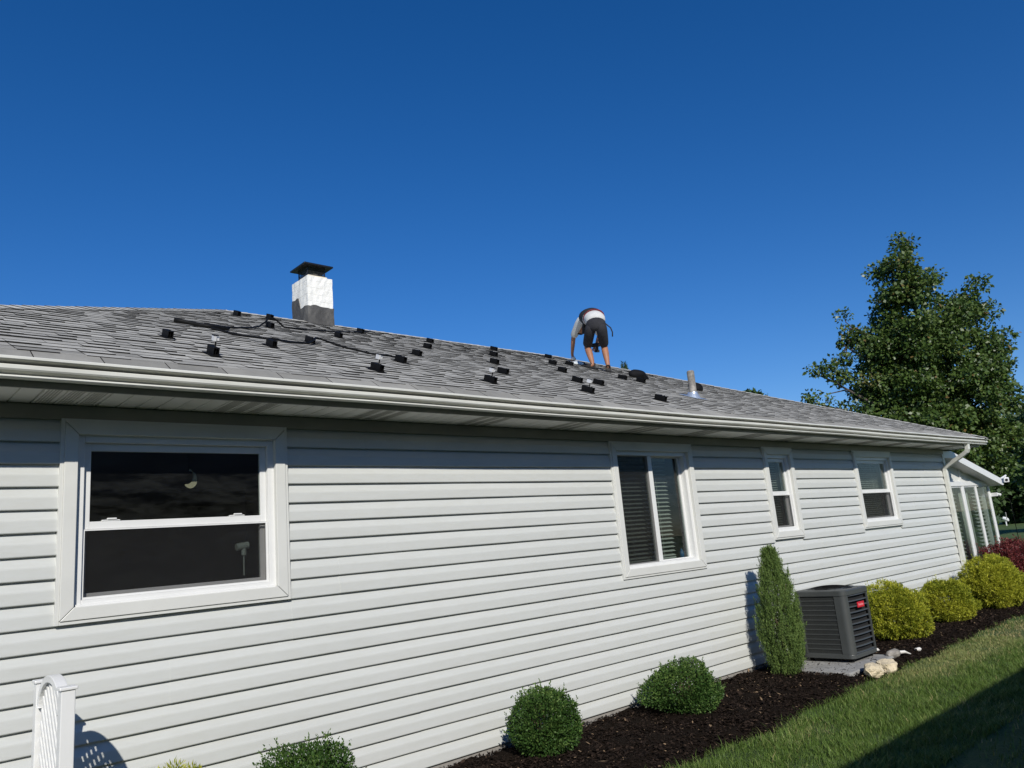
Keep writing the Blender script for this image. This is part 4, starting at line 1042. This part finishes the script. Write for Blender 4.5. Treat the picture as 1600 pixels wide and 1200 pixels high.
def shrub(name, c, rx, ry, h, label, mat, n, L, Wr, mode, seed, group=None, cat='shrub', sprigs=0):
    o = empty(name, c, label, cat, group); PW[o.name] = Matrix.Translation(c)
    P, d = dome_points(n, rx*.93, ry*.93, h*.96, seed=seed, amp=.10 if mode == 'box' else .09, clumps={'golden': int(1300*rx/.45), 'wild': 500}.get(mode, 0), spread=.055 if mode == 'golden' else .11); r = np.random.default_rng(seed+50)
    C = np.array(c)
    if mode == 'box':
        D = d+r.normal(0, .7, (n, 3))+np.array([0, 0, .45]); Ls = r.uniform(.7, 1.25, n)*L
    elif mode == 'golden':
        D = d*1.0+r.normal(0, .38, (n, 3))+np.array([0, 0, .25]); Ls = r.uniform(.6, 1.4, n)*L
    else:
        D = d*.5+r.normal(0, .6, (n, 3))+np.array([0, 0, .6]); Ls = r.uniform(.7, 1.3, n)*L
    t = np.clip(r.beta(2.2, 2.2, n)+.18*np.sin(P@r.normal(0, 9, 3)), 0, 1)
    V, F = kites(P, D, Ls, Ls*Wr, .06)
    if sprigs:
        a = r.choice(n, sprigs); base = P[a]; dd = unit(d[a]*.6+np.array([0, 0, .9])+r.normal(0, .25, (sprigs, 3)))
        m_ = 12; tt = np.linspace(0, 1, m_)
        ln = r.uniform(.03, .085, sprigs)*(h/.5)
        Q = (base[:, None, :]+dd[:, None, :]*(tt[None, :, None]*ln[:, None, None])).reshape(-1, 3)
        DD = np.repeat(dd, m_, 0)+r.normal(0, .75, (sprigs*m_, 3)); l2 = r.uniform(.7, 1.2, len(Q))*L
        V2, F2 = kites(Q, DD, l2, l2*Wr, .06); F = np.concatenate([F, F2+len(V)]); V = np.concatenate([V, V2])
        t = np.concatenate([t, np.clip(r.beta(3, 2, len(Q))+.12, 0, 1)])
    V = V+C; V[:, 2] = np.maximum(V[:, 2], .03)
    np_mesh('foliage', V, F, t, mat, o, kind=None)
    stems(c, min(rx, ry)*.8, h, 9, 'stem', o)
    return o
shrub('boxwood', (4.24, -.42, .045), .275, .275, .515, 'upright oval dark green boxwood in the mulch', 'box_leaf', 16000, .021, .55, 'box', 1, sprigs=260)
shrub('boxwood', (5.845, -.48, .045), .355, .34, .445, 'broad rounded dark green boxwood below the sliding window', 'box_leaf', 17000, .021, .55, 'box', 2, sprigs=300)
shrub('boxwood', (2.29, -.45, .045), .30, .30, .545, 'dark green boxwood beside the low golden shrub', 'box_leaf', 16000, .020, .55, 'box', 3, sprigs=260)
shrub('golden_shrub', (1.56, -.36, .045), .17, .17, .57, 'small yellow-green shrub between trellis and boxwood', 'golden_leaf', 7000, .030, .22, 'golden', 4)
shrub('golden_shrub', (10.30, -.53, .045), .40, .39, .68, 'golden thread cypress touching the air conditioner', 'golden_leaf', 52000, .030, .26, 'golden', 5, 'golden shrubs along the wall', sprigs=200)
shrub('golden_shrub', (12.08, -.50, .045), .355, .35, .60, 'middle and lowest golden thread cypress along the wall', 'golden_leaf', 46000, .030, .26, 'golden', 6, 'golden shrubs along the wall', sprigs=180)
shrub('golden_shrub', (13.70, -.60, .045), .46, .44, .76, 'large golden thread cypress at the house corner', 'golden_leaf', 60000, .032, .26, 'golden', 7, 'golden shrubs along the wall', sprigs=220)
shrub('barberry', (16.3, -.20, .03), .95, .40, .86, 'dark red barberry bush in front of the sunroom', 'barberry_leaf', 24000, .036, .5, 'wild', 8, sprigs=600)
shrub('barberry', (17.7, -.55, .03), .75, .50, .74, 'low dark red barberry bush beyond the sunroom corner', 'barberry_leaf', 16000, .036, .5, 'wild', 9, sprigs=400)
# columnar cypress
def columnar(c, h, rmax, label, seed):
    o = empty('cypress', c, label, 'shrub'); PW[o.name] = Matrix.Translation(c); r = np.random.default_rng(seed)
    nS = 1500
    z0 = r.random(nS)**1.2*.93*h; a = r.uniform(0, 2*np.pi, nS)
    def rad(z): t = z/h; return rmax*np.interp(t, [0, .06, .25, .42, .62, .78, .9, 1], [.55, .78, 1.0, .96, .70, .40, .17, .03])
    R0 = rad(z0)*(1-.55*r.random(nS)**1.6)*(1+.10*np.sin(a*3+z0*6))
    B = np.stack([R0*np.cos(a), R0*np.sin(a), z0], 1)
    dirn = unit(np.stack([np.cos(a)*.16-.10*z0/h, np.sin(a)*.16, np.ones(nS)], 1)+r.normal(0, .10, (nS, 3)))
    ln = r.uniform(.08, .21, nS)*np.clip((h*1.04-z0)/.3, .35, 1); m_ = 46
    tt = r.random((nS, m_)); Q = (B[:, None]+dirn[:, None]*(tt*ln[:, None])[..., None]).reshape(-1, 3)
    spread = ((1-tt)*.012+.004).reshape(-1, 1); Q += r.normal(0, 1, Q.shape)*spread
    DD = np.repeat(dirn, m_, 0)+r.normal(0, .42, Q.shape); L = r.uniform(.016, .034, len(Q))
    V, F = kites(Q, DD, L, L*.20, .03)
    t = np.clip(r.beta(2.2, 2.4, len(Q))*.8+np.repeat(r.uniform(0, .25, nS), m_), 0, 1)
    np_mesh('foliage', V+np.array(c), F, t, 'juniper_leaf', o)
    q = MB().tube([c, (c[0], c[1], c[2]+h*.8)], [.02, .006], 6)
    for i in range(14):
        aa = random.uniform(0, 6.28); zz = random.uniform(.05, .6)*h; q.tube([(c[0], c[1], c[2]+zz*.6), (c[0]+.7*rmax*math.cos(aa), c[1]+.7*rmax*math.sin(aa), c[2]+zz+.15)], [.008, .003], 5)
    q.build('stem', 'twig', o)
columnar((7.72, -.43, .045), 1.33, .212, 'narrow upright cypress standing beside the air conditioner', 21)

# ================================================================== TREES
def tree(name, base, lobes, label, mat, leaf, density, trunk_r, seed, limbs=True, clump_r=.62, cat='tree', group=None, per=120):
    o = empty(name, base, label, cat, group); PW[o.name] = Matrix.Translation(base); r = np.random.default_rng(seed); rr = random.Random(seed)
    B = Vector(base); Ps = []; Ds = []; Ts = []; q = MB()
    ztop = max(l[2]+l[4]*.6 for l in lobes)
    cx_, cy_ = np.mean([l[0] for l in lobes]), np.mean([l[1] for l in lobes]); topc = Vector((lobes[0][0], lobes[0][1], ztop))
    n_t = 8; tp = [B.lerp(topc, i/n_t)+Vector((rr.gauss(0, .12), rr.gauss(0, .12), 0))*(i > 0) for i in range(n_t+1)]; tp[0] = B-Vector((0, 0, .2))
    q.tube(tp, [trunk_r*(1.25 if i == 0 else 1-.88*i/n_t) for i in range(n_t+1)], 9)
    for (lx, ly, lz, rx, rz_) in lobes:
        Lc = np.array((lx, ly, lz)); nc = max(4, int(density*rx*rx*rz_*(.55 if rx < 1.2 else 1))); d = unit(r.normal(size=(nc, 3)))
        rad = r.random(nc)**.45; cp = Lc+d*rad[:, None]*np.array([rx, rx*.9, rz_])
        if limbs:
            ti = min(n_t-1, max(1, int(n_t*(lz-rz_*.9-B.z)/(ztop-B.z)))); a = tp[ti]
            c1 = a.lerp(Vector(Lc), .55)+Vector((0, 0, -.12*rx)); q.tube([a, c1, Vector(Lc)], [trunk_r*.40*(1-ti/n_t)+.05, trunk_r*.2+.02, .03], 6)
            for i in range(min(nc, 16)):
                q.tube([Vector(Lc).lerp(c1, rr.random()*.6), Vector(cp[i]).lerp(Vector(Lc), .4)+Vector((0, 0, -.1)), Vector(cp[i])], [.035, .02, .008], 4, False)
        for i in range(nc):
            cr_ = clump_r*r.uniform(.6, 1.25)*min(1, .5+rx*.35); m_ = int(per*r.uniform(.7, 1.3)*(cr_/clump_r)**2)
            dd = unit(r.normal(size=(m_, 3))); ra = r.random(m_)**.5*cr_
            p = cp[i]+dd*ra[:, None]*np.array([1, 1, .72])
            Ps.append(p); Ds.append(dd*.7+np.array([0, 0, -.35])+r.normal(0, .6, (m_, 3)))
            Ts.append(np.clip(r.beta(2.3, 2.3, m_)*.75+r.uniform(0, .22)+(.25 if r.random() < .06 else 0), 0, .97)+.0)
    P = np.concatenate(Ps); D = np.concatenate(Ds); T = np.concatenate(Ts); T[r.random(len(T)) < .012] = 1.
    L = r.uniform(.65, 1.25, len(P))*leaf
    nrm = unit(r.normal(0, .75, (len(P), 3))+np.array([-.25, -.35, .6]))
    V, F = kites(P, D, L, L*.72, .08, nrm)
    np_mesh('crown', V, F, T, mat, o); q.build('trunk', 'bark', o, smooth=True)
    return len(P)
maple = [(37.2, 7.40, 13.45, 1.0, 1.05), (37.2, 7.80, 11.9, 1.5, 1.4), (37.87, 7.85, 9.7, 2.55, 1.7), (39.3, 6.3, 10.7, 1.35, 1.45), (40.29, 6.03, 8.4, 1.30, 1.6), (36.9, 8.9, 9.6, 1.5, 1.3), (37.13, 9.08, 7.8, 2.0, 1.8),
         (39.31, 7.4, 6.7, 2.6, 2.1), (35.3, 10.4, 9.5, .80, 1.45), (34.7, 11.25, 8.1, 1.05, 1.25), (34.38, 11.84, 7.0, .65, .65), (37.8, 9.31, 4.9, 3.2, 1.9), (40.27, 7.21, 4.4, 1.7, 1.9),
         (41.0, 5.8, 6.6, 1.0, 1.2), (35.5, 10.1, 10.3, .55, .8), (36.0, 10.4, 6.2, 1.2, 1.1)]
nl = tree('maple_tree', (38.3, 8.6, 0), maple, 'tall dark green maple tree rising behind the sunroom', 'maple_leaf', .175, 8.6, .30, 31, per=185)
t2 = [(50.2, 5.6, 6.6, 2.4, 1.7), (49.2, 6.2, 5.2, 1.9, 1.6), (51.5, 4.2, 5.6, 2.6, 2.2), (50.0, 6.2, 3.4, 2.2, 1.3), (48.2, 7.3, 4.6, 1.2, 1.4), (48.8, 7.4, 2.9, 1.3, .9)]
tree('maple_tree', (50.8, 5.2, 0), t2, 'lower spreading green tree over the lawn beyond the sunroom', 'maple_leaf', .20, 6.5, .26, 33, per=160)
back = [((74, 19), 9), ((78, 15), 10), ((79, 11), 8.5), ((72, 23), 9), ((82, 7), 10)]
for i, ((bx, by), hh_) in enumerate(back):
    lb = [(bx, by, hh_*.72, 2.6, hh_*.25), (bx+.6, by-.8, hh_*.45, 3.1, hh_*.25), (bx-.5, by+.8, hh_*.25, 3.0, hh_*.2), (bx+.3, by, 1.0, 2.9, .9)]
    tree('background_tree', (bx, by, 0), lb, 'dark leafy tree in the wood edge beyond the far lawn', 'far_leaf', .42, 1.7, .25, 40+i, limbs=False, clump_r=1.0, group='trees of the far wood edge', per=130)
# tree tops that just show above the hip
def conifer(base, h, rad, label, seed):
    o = empty('pine_tree', base, label, 'tree'); PW[o.name] = Matrix.Translation(base); r = np.random.default_rng(seed)
    n = 16000; z = 1-r.random(n)**.6*.85; a = r.uniform(0, 6.28, n); whorl = .75+.25*np.sin(z*60)
    R = rad*(1-z)*whorl*r.random(n)**.5+.05
    P = np.stack([R*np.cos(a), R*np.sin(a), z*h-.12*R], 1)+np.array(base)
    D = np.stack([np.cos(a), np.sin(a), np.full(n, .45)], 1)+r.normal(0, .3, (n, 3)); D[:, 2] += 1.2*(z > .95)
    V, F = kites(P, D, r.uniform(.2, .4, n), .07); np_mesh('crown', V, F, r.random(n), 'pine_needle', o)
    MB().tube([base, (base[0], base[1], h*.97)], [.22, .03], 8).build('trunk', 'bark', o)
conifer((46.1, 32.2, 0), 14.9, 3.6, 'pine whose tip shows above the hip beside the worker', 61)
tree('background_tree', (53.2, 26.3, 0), [(53.2, 26.3, 11.5, 1.4, .75), (54.1, 25.6, 11.0, 1.2, .8), (52.2, 27.1, 11.1, 1.0, .6), (53.2, 26.3, 8.5, 2.6, 2.2)], 'distant tree whose top shows above the hip by the vent pipe', 'far_leaf', .34, 2.2, .25, 62, clump_r=.6, per=90)

# ================================================================== FAR GARDEN THINGS
def far_ornament(c, label):
    o = empty('lawn_ornament', c, label, 'ornament'); PW[o.name] = Matrix.Translation(c); x, y, z = c
    MB().tube([(x, y, z), (x, y, z+.35)], .05, 8).build('leg', 'window_vinyl', o)
    MB().tube([(x-.06, y+.16, z+.62), (x, y, z+.55), (x+.05, y-.12, z+.45), (x+.08, y-.2, z+.36)], [.12, .16, .14, .05], 10).build('body', 'window_vinyl', o)
far_ornament((71.0, 15.75, 0), 'white ornament on the far lawn at the wood edge')
far_ornament((68.0, 12.6, 0), 'white ornament on the far lawn beyond the feeder hook')
hk = empty('feeder_hook', (37.9, 5.75, 0), 'thin dark feeder hook on the lawn beyond the sunroom', 'hook'); PW[hk.name] = Matrix.Translation((37.9, 5.75, 0))
MB().tube([(37.9, 5.75, 0), (37.9, 5.75, 1.75), (37.86, 5.8, 1.86), (37.8, 5.9, 1.88), (37.75, 5.98, 1.8)], .014, 6).build('pole', 'black_metal', hk, smooth=True)
bf = empty('bird_feeder', (37.75, 5.98, 1.0), 'small grey bird feeder hanging from the hook', 'feeder'); PW[bf.name] = Matrix.Translation((37.75, 5.98, 1.0))
MB().tube([(37.75, 5.98, 1.8), (37.75, 5.98, 1.4)], .004, 4).build('wire', 'black_metal', bf)
lathe([(.008, .30), (.022, .27), (.016, .25), (.016, .05), (.024, .03), (.024, .0)], (37.75, 5.98, 1.0), 8).build('cage', 'concrete', bf)

# ================================================================== NEIGHBOUR behind the photographer (its eave shades the lawn)
nb_ = empty('neighbour_house', (1, -11, 0), 'neighbouring house behind the photographer whose eave shades the lawn', 'house'); PW[nb_.name] = Matrix.Translation((1, -11, 0))
NX0, NX1, NY1, NY0, NZ = -10, 11.5, -6.13, -15.3, 2.75
q = MB().box(NX0+.5, NX1-.5, NY0+.5, NY1-.5, -.05, 2.6)
nw = q.build('wall', 'neighbour_siding', nb_)
hw_ = (NY1-NY0)/2
q = MB(); v = [(NX0, NY1, NZ), (NX1, NY1, NZ), (NX1, NY0, NZ), (NX0, NY0, NZ), (NX0+hw_, NY1-hw_, NZ+hw_*.62), (NX1-hw_, NY1-hw_, NZ+hw_*.62)]  # unseen roof, pitch steepened to block low sky and darken the shaded wall
v += [(x, y, NZ-.15) for x, y, z in v[:4]]
q.add(v, [(0, 1, 5, 4), (1, 2, 5), (2, 3, 4, 5), (3, 0, 4), (0, 6, 7, 1), (1, 7, 8, 2), (2, 8, 9, 3), (3, 9, 6, 0), (6, 9, 8, 7)]).build('roof', 'neighbour_roof', nb_)
for xx in (-5, 0, 5.5):
    f = ring4(MB(), xx, xx+1.3, 1.1, 2.2, .08, .08, .08, .08, NY1-.499, NY1-.46).build('window', 'window_vinyl', nb_)
    MB().box(xx+.08, xx+1.22, NY1-.4995, NY1-.49, 1.18, 2.12).build('pane', 'condenser_coil', f)
yt = [(18, -14, 6.5, 2.6, 2.0), (19.5, -13, 5.0, 2.4, 1.8), (16.8, -15, 5.0, 2.3, 1.8), (18.2, -14, 3.6, 2.5, 1.2)]
tree('yard_tree', (18, -14, 0), yt, 'leafy tree behind the photographer mirrored in the sliding window', 'far_leaf', .26, 1.6, .22, 71, clump_r=.8, per=90)

# ------------------------------------------------------------------ render settings
scene.render.engine = 'CYCLES'
scene.cycles.max_bounces = 8; scene.cycles.transparent_max_bounces = 12
